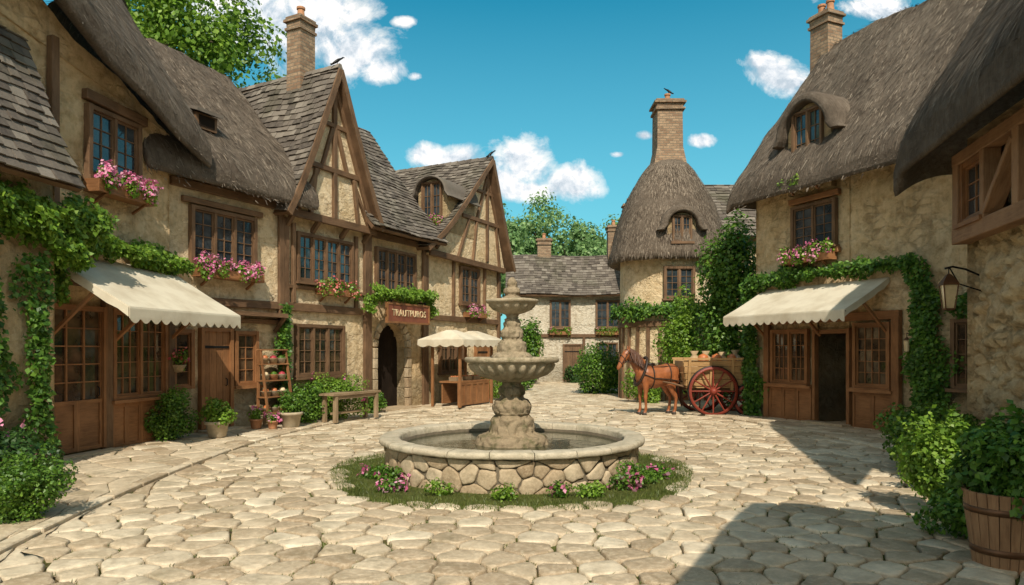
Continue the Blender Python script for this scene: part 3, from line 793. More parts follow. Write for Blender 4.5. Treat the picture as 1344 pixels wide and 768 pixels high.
b.lathe([(Rw+.02,-.05),(Rw+.02,.5),(1.8,.5),(1.8,.1)],72,(0,0,0),1)
b.obj('basin_wall',F,[WST,MORT],True)
b=MB(); n=22
for i in range(n):
    a0=2*math.pi*i/n+.003; a1=2*math.pi*(i+1)/n-.003; P=[]
    for k in range(7):
        a=a0+(a1-a0)*k/6; P.append([(r*math.cos(a),r*math.sin(a),z) for r,z in ((1.84,.50),(1.84,.58),(1.855,.60),(1.89,.61),(2.12,.61),(2.155,.60),(2.17,.58),(2.17,.535),(2.15,.515),(1.84,.50))])
    q=R(-.004,.004)
    P=[[(p[0]+noise.noise(Vector(p)*5)*.014,p[1]+noise.noise(Vector(p)*5.3)*.014,p[2]+q+noise.noise(Vector(p)*6)*.012) for p in r_] for r_ in P]
    b.grid(P,0); b.face([P[0][k] for k in range(9)][::-1]); b.face([P[-1][k] for k in range(9)])
b.obj('basin_rim',F,RIM,True)
b=MB(); b.lathe([(0,.46),(1.0,.46),(1.85,.46)],48); b.obj('water',F,WAT)
def flute(prof,seg,lob,amp,wob=.010):
    b=MB(); P=[]
    for i in range(seg):
        a=2*math.pi*i/seg; row=[]
        for r,z,f in prof:
            rr=r*(1+amp*f*(abs(math.cos(a*lob/2))-.5)); x,y=rr*math.cos(a),rr*math.sin(a); q=noise.noise_vector(Vector((x*4,y*4,z*4)))*wob+noise.noise_vector(Vector((x*12,y*12,z*12)))*wob*.5
            row.append((x+q.x,y+q.y,z+q.z*.6))
        P.append(row)
    b.grid(P,0,None,True); return b
def rocky(prof,seg,amp=.05,sub=4,cell=6.0):
    P=[]
    for j in range(len(prof)-1):
        for k in range(sub):
            t=k/sub; t=t*t*(3-2*t)*.5+t*.5; P.append([prof[j][0]*(1-t)+prof[j+1][0]*t,prof[j][1]*(1-t)+prof[j+1][1]*t])
    P.append(list(prof[-1])); G=[]
    for i in range(seg):
        a=2*math.pi*i/seg; row=[]
        for r,z in P:
            x,y=r*math.cos(a),r*math.sin(a); p=Vector((x,y,z))
            d,_=noise.voronoi(p*cell+noise.noise_vector(p*3)*.8); e=min(.35,d[1]-d[0])/.35
            s=amp*(e**.5-.75)+amp*.35*noise.fractal(p*9,1,2,3); k=1+(s/max(r,.08) if r>.01 else 0)
            row.append((x*k,y*k,z+s*.25))
        G.append(row)
    b=MB(); b.grid(G,0,None,True); return b
rocky([(.62,.0),(.62,.42),(.60,.52),(.55,.59),(.44,.62),(.39,.65),(.37,.76),(.35,.86),(.30,.90),(.27,.93),(.31,.98),(.325,1.08),(.29,1.16),(.22,1.20),(.18,1.24),(.215,1.28),(.22,1.36),(.175,1.41),(.16,1.45),(.19,1.49),(.20,1.53)],150,.038).obj('pedestal',F,FST,True)
flute([(.2,1.48,0),(.27,1.50,.3),(.42,1.54,1),(.56,1.60,1),(.65,1.68,1),(.70,1.765,.7),(.71,1.79,0),(.755,1.80,0),(.78,1.82,0),(.785,1.865,0),(.77,1.885,0),(.72,1.888,0),(.69,1.86,0),(.5,1.80,0),(.2,1.77,0),(0,1.77,0)],168,24,.13).obj('bowl',F,BOWL,True)
b=MB(); b.lathe([(0,1.85),(.69,1.85)],40); b.obj('water',F,WAT)
rocky([(.35,1.80),(.34,1.90),(.29,1.95),(.24,1.97),(.25,2.04),(.23,2.12),(.18,2.16),(.165,2.19),(.19,2.23),(.19,2.31),(.15,2.36),(.13,2.39),(.145,2.44),(.13,2.51),(.095,2.54),(.11,2.59),(.16,2.62)],100,.028,3,8).obj('stem',F,FST,True)
flute([(.13,2.60,0),(.2,2.62,.5),(.30,2.67,1),(.37,2.74,.8),(.385,2.775,0),(.42,2.785,0),(.435,2.81,0),(.43,2.84,0),(.39,2.845,0),(.37,2.82,0),(.1,2.8,0),(0,2.8,0)],96,14,.12,.01).obj('bowl',F,BOWL,True)
rocky([(.18,2.80),(.175,2.87),(.12,2.90),(.115,2.92),(.14,2.96),(.13,3.02),(.085,3.05),(.085,3.08),(.09,3.11),(.07,3.16),(.03,3.21),(0,3.215)],64,.016,3,12).obj('finial',F,FST,True)
for a,rad,n,fl in ((-2.42,2.32,420,30),(-2.3,2.5,200,18),(-2.0,2.35,150,0),(-1.62,2.4,200,0),(-1.15,2.45,260,0),(-1.3,2.3,160,5),(-.82,2.4,420,26),(-2.75,2.3,250,12),(-.35,2.4,280,12),(-.6,2.3,200,3)):
    bush('flowering_plant','low leafy plant with pink flowers at the fountain base' if fl else 'low leafy green plant at the fountain base',(FC[0]+rad*math.cos(a),FC[1]+rad*math.sin(a),.02),(R(.18,.3),R(.12,.2),R(.09,.18)+(.06 if fl>20 else 0)),n*2,.055,LF if fl else LFB,fl,8,'plant')

# ------------------------------------------------------------------ House A (near, shop with awning)
angA=math.atan2(.981,.196)
A=thing('thatched_cottage','ochre plaster thatched cottage with wooden shopfront and cream awning','house',(-8.89,9.0,0),angA)
zeA=lambda X:np.interp(X,[-2,2.6,3.2,4.0,5.0,6.0,7.0],[9.0,8.9,8.45,7.95,7.6,7.1,6.75])
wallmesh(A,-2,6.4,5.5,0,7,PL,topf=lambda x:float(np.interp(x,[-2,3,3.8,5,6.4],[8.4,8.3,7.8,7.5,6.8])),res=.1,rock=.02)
thatch(A,-2.4,6.95,-.68,7.2,zeA,12.8,0,0,.82,straw=200)
window(A,4.15,5.35,5.35,6.6,2,2,4)
timbers(A,[(4.0,6.85,5.6,6.8,.2),(3.05,3.35,6.4,3.3,.26),(6.33,0,6.33,3.2,.2),(4.55,0,4.55,3.2,.2),(3.02,0,3.02,3.2,.22),(3.3,3.4,3.3,7.6,.16)],d=.14)
door(A,3.2,4.4,.12,2.75,glazed=True)
window(A,4.75,6.15,1.05,2.75,2,3,5,gm=GLW,frame_m=SHOP)
b=MB(); panels(b,4.66,6.22,.05,.93,-.0,4); b.obj('shopfront_panel',A,SHOP)
awning(A,3.15,6.4,3.75,2.75,1.7)
flower_box('wooden window box overflowing with pink geraniums on ochre cottage',A,4.0,5.5,5.0,0,750,380,.38,.24)
b=MB()
def fp(s,t): return (-2.2+s,-1.15+t*.42+.05*math.sin(t*1.3),4.7+t*.905)
slab(b,fp,5.0,2.9,.1,1,1); tiles(b,fp,5.0,2.9,flip=1); b.obj('side_roof',A,[SL,TIM])
wallmesh(A,-2,2.7,.7,0,4.9,PL,y=-.69)
vine('thick green climbing vine draped above the cream awning',A,[(-.5,4.15,3.4,4.2,.42,-.7),(3.0,4.1,6.5,3.88,.26,-.05),(2.2,4.0,3.0,3.5,.38,-.7),(2.95,3.8,3.0,2.9,.16,-.25)],13000,.125,LFB,.36)
vine('ivy growing down the plaster wall beside the shop door',A,[(2.2,3.4,2.3,.2,.28,-.72),(1.2,3.8,1.3,.3,.5,-.72)],4500,.12,LFI,.2)

# ------------------------------------------------------------------ row B C D E
angR=math.atan2(.889,.457); O=Vector((-7.74,15.47,0)); dR=Vector((.457,.889,0))
def rowloc(s): return O+dR*s
Bq=thing('thatched_house','plaster house with thatched roof and a plank door between two shops','house',rowloc(0),angR)
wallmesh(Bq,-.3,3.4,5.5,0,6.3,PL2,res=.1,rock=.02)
thatch(Bq,-.9,4.2,-.55,6.6,6.4,10.4,straw=200,th=.72)
window(Bq,.6,2.35,4.05,5.3,3,2,4)
door(Bq,.85,1.6,.14,2.45); window(Bq,1.85,2.4,1.15,2.4,1,2,4,gm=GLW,frame_m=SHOP)
window(Bq,.12,.5,1.15,2.4,1,1,4,gm=GLW,frame_m=SHOP,sill=False)
timbers(Bq,[(-.1,3.15,3.4,3.2,.2),(0,5.85,3.4,5.85,.2),(3.3,0,3.3,5.9,.18),(.0,0,0,3.1,.16),(0,2.75,3.2,2.75,.12),(.3,5.5,2.65,5.5,.14)])
b=MB(); b.box(.2,3.2,-.42,-.0,2.86,2.96,0,.01)
for x in (.3,1.7,3.1): b.beam((x,-.02,2.5),(x,-.38,2.86),.08,.08,0,(1,0,0))
b.obj('door_hood',Bq,TIM)
flower_box('wooden window box of pink and white flowers on pale plaster house',Bq,.55,2.45,3.72,0,700,330,.34)
v=MB(); v.box(.9,1.5,.25,1.0,7.35,7.72,0,.01); v.hexa([(.82,.1,7.7),(1.58,.1,7.7),(.82,1.2,8.05),(1.58,1.2,8.05),(.82,.1,7.78),(1.58,.1,7.78),(.82,1.2,8.13),(1.58,1.2,8.13)],1,.01); v.box(.98,1.42,.235,.249,7.41,7.67,2); v.obj('roof_vent',Bq,[TIM,SL,DARK])

Cq=thing('half_timbered_house','tall half timbered gabled house with stone tiled roof','house',rowloc(3.4),angR)
wallmesh(Cq,0,3.5,5.5,0,6.0,PL2)
b=MB(); b.face([(.02,-.25,5.75),(3.48,-.25,5.75),(1.75,-.25,10.0)]); b.face([(.02,-.25,5.75),(3.48,-.25,5.75),(3.48,.05,5.75),(.02,.05,5.75)][::-1])
b.obj('gable_wall',Cq,PL2)
gable_roof(Cq,-.30,3.66,1.70,5.65,5.8,10.15,-.52,6.5,.26)
timbers(Cq,[(-.1,5.72,3.6,5.72,.22),(1.72,5.8,1.72,9.6,.16),(.75,7.2,2.75,7.2,.15),(1.22,8.5,2.2,8.5,.13),(.75,5.8,.95,7.1,.13),(2.55,7.1,2.75,5.8,.13),(.25,5.8,1.05,7.1,.12),(3.25,5.8,2.5,7.1,.12),(1.2,7.25,1.62,8.4,.12),(2.25,7.25,1.83,8.4,.12),(.1,5.85,1.68,9.6,.15),(3.4,5.85,1.76,9.6,.15)],y=-.25)
timbers(Cq,[(0,3.2,3.5,3.2,.22),(.08,0,.08,5.6,.18),(3.42,0,3.42,5.6,.18),(.1,3.75,3.4,3.75,.1),(.35,3.3,.35,5.5,.12),(2.95,3.3,2.95,5.5,.12)])
for x in (.1,1.1,2.3,3.35):
    b=MB(); b.beam((x,.0,5.35),(x,-.27,5.66),.12,.12,0,(1,0,0)); b.obj('jetty_bracket',Cq,TIM)
window(Cq,.55,2.7,3.95,5.2,4,2,4)
window(Cq,.5,2.3,1.3,2.65,3,2,4,gm=GLW)
flower_box('small window box with red and pink flowers on timbered house',Cq,1.2,2.7,3.6,0,450,110,.28,fm=RD)
chimney(Cq,1.75,1.05,9.3,11.9,.62,.56,1)
bird('dark bird perched on the gable end of timbered house',tuple(Cq.location+dR*1.70+Vector((.889,-.457,0))*.4+Vector((0,0,10.24))),.6,1.0)

Dq=thing('plaster_house','plaster house with arched doorway and stone tiled roof','house',rowloc(6.9),angR)
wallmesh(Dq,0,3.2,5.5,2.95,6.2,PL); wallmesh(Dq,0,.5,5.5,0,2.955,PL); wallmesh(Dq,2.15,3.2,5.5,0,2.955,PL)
b=MB(); K=14; xc,rw=1.325,.826
pts=[(xc+rw*math.cos(math.pi*k/K),2.1+rw*math.sin(math.pi*k/K)) for k in range(K+1)]
for k in range(K):
    a,c=pts[k],pts[k+1]; b.face([(a[0],.02,a[1]),(a[0],.02,2.96),(c[0],.02,2.96),(c[0],.02,c[1])]); b.face([(a[0],.02,a[1]),(c[0],.02,c[1]),(c[0],.6,c[1]),(a[0],.6,a[1])])
b.face([(.5,.02,0),(.5,.6,0),(.5,.6,2.1),(.5,.02,2.1)]); b.face([(2.15,.02,0),(2.15,.6,0),(2.15,.6,2.1),(2.15,.02,2.1)])
b.obj('archway',Dq,PL)
b=MB()
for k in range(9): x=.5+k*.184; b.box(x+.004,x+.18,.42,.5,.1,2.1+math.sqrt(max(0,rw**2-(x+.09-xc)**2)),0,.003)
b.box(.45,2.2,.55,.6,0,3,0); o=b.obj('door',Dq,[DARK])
b=MB(); n=11
for k in range(n):
    a0=math.pi*k/n+.02;a1=math.pi*(k+1)/n-.02; c=[]
    for y in (-.05,.1):
        for rr in (rw-.03,rw+.2):
            for a in (a0,a1): c.append((xc+rr*math.cos(a),y,2.1+rr*math.sin(a)))
    b.hexa(c,0,.008)
for x in (.3,2.12):
    for k in range(6): b.box(x,x+.22,-.06,.1,.05+k*.34,.37+k*.34,0,.01)
b.box(.35,2.3,-.5,.4,0,.1,0,.01); b.box(.2,2.45,-.85,-.51,0,.06,0,.01)
b.obj('stone_surround',Dq,WST,bevel=.015)
b=MB()
def fd(s,t): return (-.4+s,-.6+t*.62,5.8+t*.785-.12*math.sin(math.pi*t/5.8)+.03*math.sin(s*2+t))
slab(b,fd,4.2,5.8,.1,1,1); tiles(b,fd,4.2,5.8); 
def fb(s,t): return (-.4+s,6.6-t*.62,5.8+t*.785)
slab(b,fb,4.2,5.8,.1,-1,0); b.obj('roof',Dq,[SL,TIM])
timbers(Dq,[(0,3.75,3.2,3.75,.16),(0,5.7,3.2,5.7,.2),(.08,0,.08,5.7,.16),(3.12,0,3.12,5.7,.16)])
window(Dq,.5,2.5,3.95,5.25,4,2,4)
chimney(Dq,1.9,3.0,9.8,11.2,.5,.45,1)
sg=thing('hanging_sign','red brown shop sign board with pale lettering above arched door','sign',rowloc(6.9),angR)
b=MB(); b.box(.3,2.55,-.62,-.56,2.93,3.47,0,.004); b.box(.25,2.6,-.64,-.54,3.47,3.53,1,.003); b.box(.25,2.6,-.64,-.54,2.87,2.93,1,.003); b.box(.25,.31,-.64,-.54,2.931,3.469,1); b.box(2.54,2.6,-.64,-.54,2.931,3.469,1); b.obj('board',sg,[SIGN,SHOP])
for x in (.5,2.35):
    b=MB(); b.beam((x,0,3.6),(x,-.62,3.6),.05,.05,0,(1,0,0)); b.beam((x,-.59,3.6),(x,-.59,3.53),.02,.02,0,(1,0,0)); b.obj('bracket',sg,IRON)
cu=bpy.data.curves.new('lettering','FONT'); cu.body='TRAUTPUROS'; cu.size=.36; cu.extrude=.012; cu.align_x='CENTER'; cu.align_y='CENTER'; cu.space_character=1.12
to=bpy.data.objects.new('tmp',cu); COL.objects.link(to); bpy.context.view_layer.update()
me=bpy.data.meshes.new_from_object(to); bpy.data.objects.remove(to); w=max(v.co.x for v in me.vertices)-min(v.co.x for v in me.vertices)
me.materials.clear(); me.materials.append(GOLD); lo=newobj('lettering',me,sg,(1.425,-.632,3.2)); lo.rotation_euler=(math.pi/2,0,0); k=1.86/w; lo.scale=(k,k*1.12,1)
vine('leafy garland growing over the dark red shop sign',Dq,[(-.2,3.78,2.8,3.88,.24,-.35),(2.7,3.8,3.1,3.3,.25,-.2),(-.2,3.7,-.3,3.2,.2,-.2)],3200,.12,LFB,.35)

Eq=thing('gabled_house','gabled plaster and timber house with stone tiles and a dormer','house',rowloc(10.1),angR)
wallmesh(Eq,0,5.6,5.5,0,5.6,PL2)
b=MB(); b.face([(.1,-.2,5.5),(5.75,-.2,5.4),(4.16,-.2,9.5)]); b.face([(.1,-.2,5.5),(.1,.05,5.5),(5.75,.05,5.4),(5.75,-.2,5.4)]); b.obj('gable_wall',Eq,PL2)
_,fl,fr,Ll,Lr=gable_roof(Eq,-.5,6.1,4.16,5.6,5.45,9.8,-.5,6.0,.38)
timbers(Eq,[(0,5.5,5.7,5.4,.22),(4.16,5.6,4.16,9.3,.15),(2.2,7.2,5.1,7.2,.15),(3.3,8.4,4.7,8.4,.12),(3.0,5.5,3.3,7.1,.12),(5.2,5.5,4.9,7.1,.12),(1.9,5.5,2.7,7.1,.12),(3.3,7.2,4.1,9.0,.12),(5.0,7.2,4.2,9.0,.12),(.4,5.7,4.0,9.2,.14)],y=-.2)
timbers(Eq,[(0,3.2,5.6,3.2,.2),(.08,0,.08,5.4,.16),(5.52,0,5.52,5.4,.18),(1.9,3.3,1.9,5.4,.12),(4.3,3.3,4.3,5.4,.12)])
window(Eq,2.45,3.75,3.85,5.2,2,2,4); window(Eq,1.0,2.6,1.2,2.5,3,2,3,gm=GLW); door(Eq,3.6,4.5,.1,2.3)
dormer(Eq,(1.15,.42,6.9),-math.pi/2,.52,.95,1.5,2.0,SL,3,2)
flower_box('window box with pink flowers on the end gabled house',Eq,2.6,4.0,3.3,0,350,160,.34)
e2=flower_box('small flower box under the tiled roof dormer window',Eq,.65,1.75,6.45,0,200,60,.22,.14); e2.location=Eq.matrix_basis@Vector((1.0,.42,6.58)); e2.rotation_euler=(0,0,angR-math.pi/2)
bird('dark bird perched on the far gable peak',tuple(Eq.location+dR*4.16+Vector((.889,-.457,0))*.4+Vector((0,0,9.88))),.6,1.1)

def rp(s,out,z=.07): 
    p=O+dR*s+Vector((.889,-.457,0))*out; return (p.x,p.y,z)
vine('ivy climbing between the two plaster houses',Bq,[(3.2,.2,3.3,3.1,.22,-.1)],1800,.11,LFI,.2)
bush('shrub','round clipped green shrub beside the shopfront',rp(-.5,.6),(.56,.5,.6),4200,.07,LF)
plant_pot('round stone pot with spreading green plant on the pavement',rp(.35,1.15),.25,.36,.32,1300,POTST,LFB)
plant_pot('stone pot with leafy plant beside the bench',rp(2.6,1.1),.27,.38,.36,1500,POTST,LF)
plant_pot('small clay pot with bright green plant by the door',rp(1.95,.6),.15,.24,.2,500,TERRA,LFB,8,.06)
plant_pot('small clay pot with flowering plant by the rack',rp(2.1,1.0),.13,.2,.17,420,TERRA,LF,22,.055)
bush('shrub','rounded green shrub against the plaster wall',rp(3.6,.7),(.62,.5,.55),3800,.08,LF)
bush('flowering_shrub','leafy shrub with yellow green tips behind the wooden bench',rp(4.7,.5),(1.05,.42,.72),5200,.08,LFB,30)
bush('shrub','small green shrub beside the arched doorway',rp(6.6,.5),(.4,.35,.38),1500,.08,LF)
bush('shrub','low shrub under the far window',rp(12.6,.6),(.7,.4,.5),2000,.09,LF)
bush('shrub','leafy shrub near the end house',rp(14.3,.6),(.7,.5,.6),2000,.09,LFB)
bench=thing('bench','weathered pale wooden bench against the house wall','bench',rp(4.7,1.25),angR)
b=MB()
for k in range(3): b.box(-1.0,1.0,-.26+k*.17,-.10+k*.17,.72,.78,0,.004)
b.obj('seat',bench,TIMP)
for x in (-.85,.85):
    for y in (-.2,.18):
        b=MB(); b.box(x-.05,x+.05,y-.05,y+.05,0,.72,0,.006); b.obj('leg',bench,TIMP)
b=MB(); b.box(-.8,.8,-.03,.03,.2,.26); b.box(-.8,.8,-.22,-.18,.62,.715); b.obj('stretcher',bench,TIMP)
rack=thing('display_rack','wooden display rack crowded with baskets beside the plank door','display rack',rp(2.75,.35),angR)
b=MB()
for x in (-.42,.42): b.beam((x,-.3,0),(x,.02,1.95),.05,.05,0,(1,0,0)); b.beam((x,.12,0),(x,.08,1.95),.05,.05,0,(1,0,0))
for z in (.3,.72,1.14,1.56,1.93): b.box(-.45,.45,-.28+z*.12,.14,z,z+.03,0,.004)
b.obj('frame',rack,SHOP)
for z in (.33,.75,1.17,1.59):
    for x in (-.28,.0,.27):
        b=MB(); k=R(.85,1.15)
        b.lathe([(0,z),(.09*k,z),(.12*k,z+.13),(.13*k,z+.14),(.11*k,z+.14),(.10,z+.06),(0,z+.06)],14,(x,-.06+z*.05,0)); b.lathe([(0,z+.05),(.1,z+.1),(.07,z+.19),(0,z+.22)],10,(x,-.06+z*.05,0),1,.02)
        b.obj('basket',rack,[random.choice([SACK,TERRA,POTST]),random.choice([APP,LFB,GOLD,RD])],True)
def hangb(label,loc,fl,rz=None):
    hb=thing('hanging_basket',label,'hanging basket',loc,angR if rz is None else rz)
    b=MB(); b.lathe([(0,1.5),(.1,1.52),(.18,1.68),(.16,1.68),(0,1.6)],14); b.obj('basket',hb,SACK,True)
    b=MB(); b.tube([(0,.28,2.3),(0,0,2.3),(0,0,1.7)],.01,5); b.obj('bracket',hb,IRON)
    bush('foliage','',(0,0,1.55),(.24,.2,.26),500,.07,LFB,fl,8,parent=hb,fmat=RD)
hangb('small hanging wicker basket of red flowers on the wall',rp(.0,.3,0),40)
st=thing('market_stall','wooden market stall with twin scalloped cream canopies','market stall',rp(10.6,1.3),angR)
b=MB()
for x in (-1.1,1.1):
    for y in (-.55,.55): b.box(x-.04,x+.04,y-.04,y+.04,0,2.3,0,.005)
for x in (-.74,.74): b.box(x-.03,x+.03,-.03,.03,2.2,2.58)
b.box(-1.1,1.1,-.03,.03,2.2,2.26); b.obj('post',st,SHOP)
for cx_ in (-.74,.74):
    b=MB(); N=72; P=[]
    for i in range(N+1):
        t=i/N*4; sidx=int(min(t,3.999)); q=t-sidx
        cs=[(-.73,-.9),(.73,-.9),(.73,.9),(-.73,.9),(-.73,-.9)]; a,c=cs[sidx],cs[sidx+1]; x=a[0]+(c[0]-a[0])*q; y=a[1]+(c[1]-a[1])*q
        L=abs(math.sin(math.pi*q*4))
        P.append([(cx_+x*.25,y*.1,2.62),(cx_+x*.6,y*.55,2.46),(cx_+x,y,2.29),(cx_+x*1.005,y*1.01,2.12-.08*L)])
    b.grid(P,0); o=b.obj('canopy',st,FAB); m_=o.modifiers.new('Solidify','SOLIDIFY'); m_.thickness=.010
b=MB(); b.box(-1.05,1.05,-.5,.3,.82,.88,0,.004); panels(b,-1.05,1.05,.05,.819,-.42,5); b.box(-1.0,1.0,.2,.25,.1,.8); b.obj('counter',st,SHOP)
for x in (-.7,-.1,.5):
    c=thing('crate','small wooden crate of fruit on the stall counter','crate',Vector(rp(10.6,1.3))+dR*x+Vector((.889*.15,-.457*.15,.88)),angR,'crates on the stall')
    b=MB(); b.box(-.22,.22,-.15,.15,0,.02); b.box(-.22,.22,-.15,-.13,.021,.14); b.box(-.22,.22,.13,.15,.021,.14); b.box(-.22,-.2,-.129,.129,.021,.14); b.box(.2,.22,-.129,.129,.021,.14); b.obj('box',c,TIMP)
    b=MB()
    for i in range(4):
        for k in range(3): b.lathe([(0,-.05),(.035,-.035),(.05,0),(.035,.035),(0,.045)],8,(-.15+i*.1+R(-.01,.01),-.08+k*.08,.12+R(0,.02)))
    b.obj('fruit',c,APP,True)

# ------------------------------------------------------------------ R1 right thatched shop
angS=math.atan2(-.912,.41)
Rq=thing('thatched_shop','ochre stone thatched house with dormer and cream shop awning','house',(7.3,20.5,0),angS)
def rs(s,out,z=.07): 
    p=Vector((7.3,20.5,0))+Vector((.41,-.912,0))*s+Vector((-.912,-.41,0))*out; return (p.x,p.y,z)
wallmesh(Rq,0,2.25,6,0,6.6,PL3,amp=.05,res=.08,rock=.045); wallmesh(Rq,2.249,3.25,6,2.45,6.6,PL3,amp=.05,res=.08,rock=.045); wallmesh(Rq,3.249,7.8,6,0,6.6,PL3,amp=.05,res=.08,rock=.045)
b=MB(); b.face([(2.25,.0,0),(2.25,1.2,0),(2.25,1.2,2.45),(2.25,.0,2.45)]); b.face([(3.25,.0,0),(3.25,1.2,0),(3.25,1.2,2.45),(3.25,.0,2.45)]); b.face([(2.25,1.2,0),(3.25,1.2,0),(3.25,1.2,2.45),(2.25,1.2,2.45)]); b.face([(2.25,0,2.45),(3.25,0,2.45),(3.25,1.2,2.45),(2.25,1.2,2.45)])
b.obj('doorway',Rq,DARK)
b=MB(); b.box(2.17,2.26,-.12,.03,0,2.56,0,.004); b.box(3.24,3.33,-.12,.03,0,2.56,0,.004); b.box(2.262,3.238,-.11,.03,2.44,2.55,0,.004); b.box(3.13,3.2,.05,.85,.1,2.4,0,.004); b.box(2.1,3.4,-.45,-.13,0,.13,1,.01); b.obj('door',Rq,[SHOP,COB])
thatch(Rq,-.5,8.2,-.7,6.2,6.85,11.7,4.2,0,.78,straw=200,rk=.6,hp=1.1)
window(Rq,1.5,2.8,4.8,5.9,2,2,4)
dormer(Rq,(2.1,-.15,6.8),0,.60,1.1,1.75,3.0,TH,4,2,point=.18)
flower_box('flower box under the thatched roof dormer window',Rq,1.5,2.7,6.45,-.25,450,10,.34,.15)
flower_box('wooden window box with pink flowers and trailing leaves on ochre wall',Rq,1.3,2.9,4.37,0,750,130,.34)
window(Rq,.75,1.9,1.1,2.5,2,3,4,gm=GLW,frame_m=SHOP); window(Rq,3.5,4.35,1.1,2.6,1,4,5,gm=GLW,frame_m=SHOP); window(Rq,6.0,6.9,1.2,2.6,2,2,4,gm=GLW)
b=MB(); panels(b,.6,2.1,.05,.95,0,3); b.box(.5,2.16,-.2,-.0,.96,1.03); b.obj('shopfront_panel',Rq,SHOP)
b=MB(); panels(b,3.4,4.5,.05,.95,0,2); b.box(3.35,4.55,-.2,0,.96,1.03); b.obj('shopfront_panel',Rq,SHOP)
timbers(Rq,[(.5,2.85,4.7,2.85,.22),(.5,0,.5,2.8,.18),(4.6,0,4.6,2.8,.2),(1.35,6.12,3.0,6.12,.16),(1.3,4.62,3.0,4.62,.14)],d=.14,mat=SHOP)
awning(Rq,.35,4.4,3.75,2.95,1.5)
vine('dense ivy arching over the shop awning and down the wall',Rq,[(-.2,3.9,1.5,4.1,.32,-.05),(1.5,4.1,5.0,4.05,.2,-.05),(5.0,4.1,5.6,3.0,.32,-.05),(5.35,3.4,5.5,.1,.45,-.05),(0,.2,-.1,3.9,.35,-.05),(6.0,3.0,6.6,2.9,.2,-.02)],11500,.13,LFI,.25)
chimney(Rq,.25,2.6,8.5,12.45,.70,.64,2,.1); chimney(Rq,4.4,2.8,11.2,13.2,.8,.7,1)
ls=thing('wall_lamp','small brass wall lamp on the ochre wall among ivy','lantern',rs(5.0,.25,0),angS)
b=MB(); b.tube([(0,.22,2.35),(0,0,2.4),(0,0,2.3)],.012,5); b.lathe([(0,2.32),(.08,2.24),(.0,2.23)],8); b.obj('bracket',ls,COPPER)
b=MB(); b.lathe([(.05,1.98),(.065,2.22)],8); b.lathe([(0,1.95),(.06,1.97),(0,1.98)],8); b.obj('lamp_glass',ls,LAMPG)

# ------------------------------------------------------------------ R0 near thatched corner
angT=math.atan2(-.972,-.233)
Tq=thing('thatched_house','rough stone house corner under deep overhanging thatch','house',(7.97,12.0,0),angT)
wallmesh(Tq,0,4,5,0,5.7,PL4,amp=.08,res=.04,rock=.15); wallmesh(Tq,4.0,7,5,0,5.7,PL3)
thatch(Tq,-.8,7.5,-.95,5.6,6.0,11.3,2.6,0,.95,straw=300,rk=.9,res=.1,hp=1.2)
timbers(Tq,[(.0,3.98,6,3.98,.26),(0,5.3,6,5.3,.2),(.15,4.1,.15,5.2,.24),(1.2,4.1,1.2,5.2,.15),(2.3,4.1,2.3,5.2,.2),(1.25,4.2,2.2,5.1,.12),(3.3,4.1,3.3,5.2,.15)],d=.26,mat=TUBW)
window(Tq,.35,1.08,4.2,5.1,1,2,3,y=-.1,frame_m=SHOP)
ln=thing('wall_lantern','old metal lantern with amber glass on a wall bracket','lantern',(7.97,12.0,0),angT)
b=MB(); b.tube([(.2,.2,3.25),(.2,-.1,3.4),(.2,-.3,3.45),(.2,-.42,3.42)],.018,6); b.tube([(.2,.2,3.0),(.2,-.2,3.15),(.2,-.35,3.44)],.013,6); b.tube([(.2,-.36,3.43),(.2,-.36,3.3)],.01,5); b.obj('bracket',ln,IRON,True)
b=MB(); b.lathe([(0,3.34),(.05,3.31),(.17,3.17),(.18,3.13),(0,3.14)],4,(.2,-.36,0),0,0,0,math.pi/4); b.lathe([(0,2.68),(.09,2.70),(.11,2.73),(0,2.73)],4,(.2,-.36,0),0,0,0,math.pi/4)
for k in range(4):
    a=math.pi/4+k*math.pi/2; b.tube([(.2+.10*math.cos(a),-.36+.10*math.sin(a),2.72),(.2+.16*math.cos(a),-.36+.16*math.sin(a),3.14)],.011,5)
b.obj('lantern_cage',ln,COPPER)
b=MB(); b.lathe([(0.085,2.73),(.14,3.13)],4,(.2,-.36,0),0,0,0,math.pi/4); b.obj('lantern_glass',ln,LAMPG)
Nq=thing('thatched_house','tall thatched neighbouring house at the edge of the square','house',(3.65,3.35,0),math.atan2(-.83,-.46))
wallmesh(Nq,0,6,4.5,0,5.2,PL,res=.4)
thatch(Nq,-.4,6.5,-.5,5.0,5.4,7.4,1.6,0,.4,res=.3,straw=0)

# ------------------------------------------------------------------ round tower
W=thing('round_house','round plaster house with bell shaped thatch and tall chimney','house',(6.35,28,0))
b=MB(); b.lathe([(1.95,0),(1.93,1.5),(1.9,3),(1.9,4.5),(1.9,6.0)],48,(0,0,0),0,.025); b.obj('wall',W,PL2,True)
b=MB(); b.lathe([(1.8,5.65),(2.2,5.45),(2.30,5.5),(2.36,5.62),(2.35,5.8),(2.24,6.2),(2.12,6.7),(1.98,7.2),(1.82,7.7),(1.60,8.2),(1.32,8.7),(1.02,9.2),(.8,9.5),(.6,9.65),(.2,9.7)],56,(0,0,0),0,.05,2.6); ro=b.obj('roof',W,TH,True)
n=12000; zz=rng.uniform(5.55,9.4,n); aa=rng.uniform(0,2*np.pi,n); rad=np.interp(zz,[5.5,5.67,6.2,7.2,8.2,8.7,9.2,9.5],[2.34,2.38,2.26,2.0,1.62,1.34,1.04,.82]); f=1/((np.abs(np.cos(aa))**2.6+np.abs(np.sin(aa))**2.6)**(1/2.6)); rad=rad*f+.005
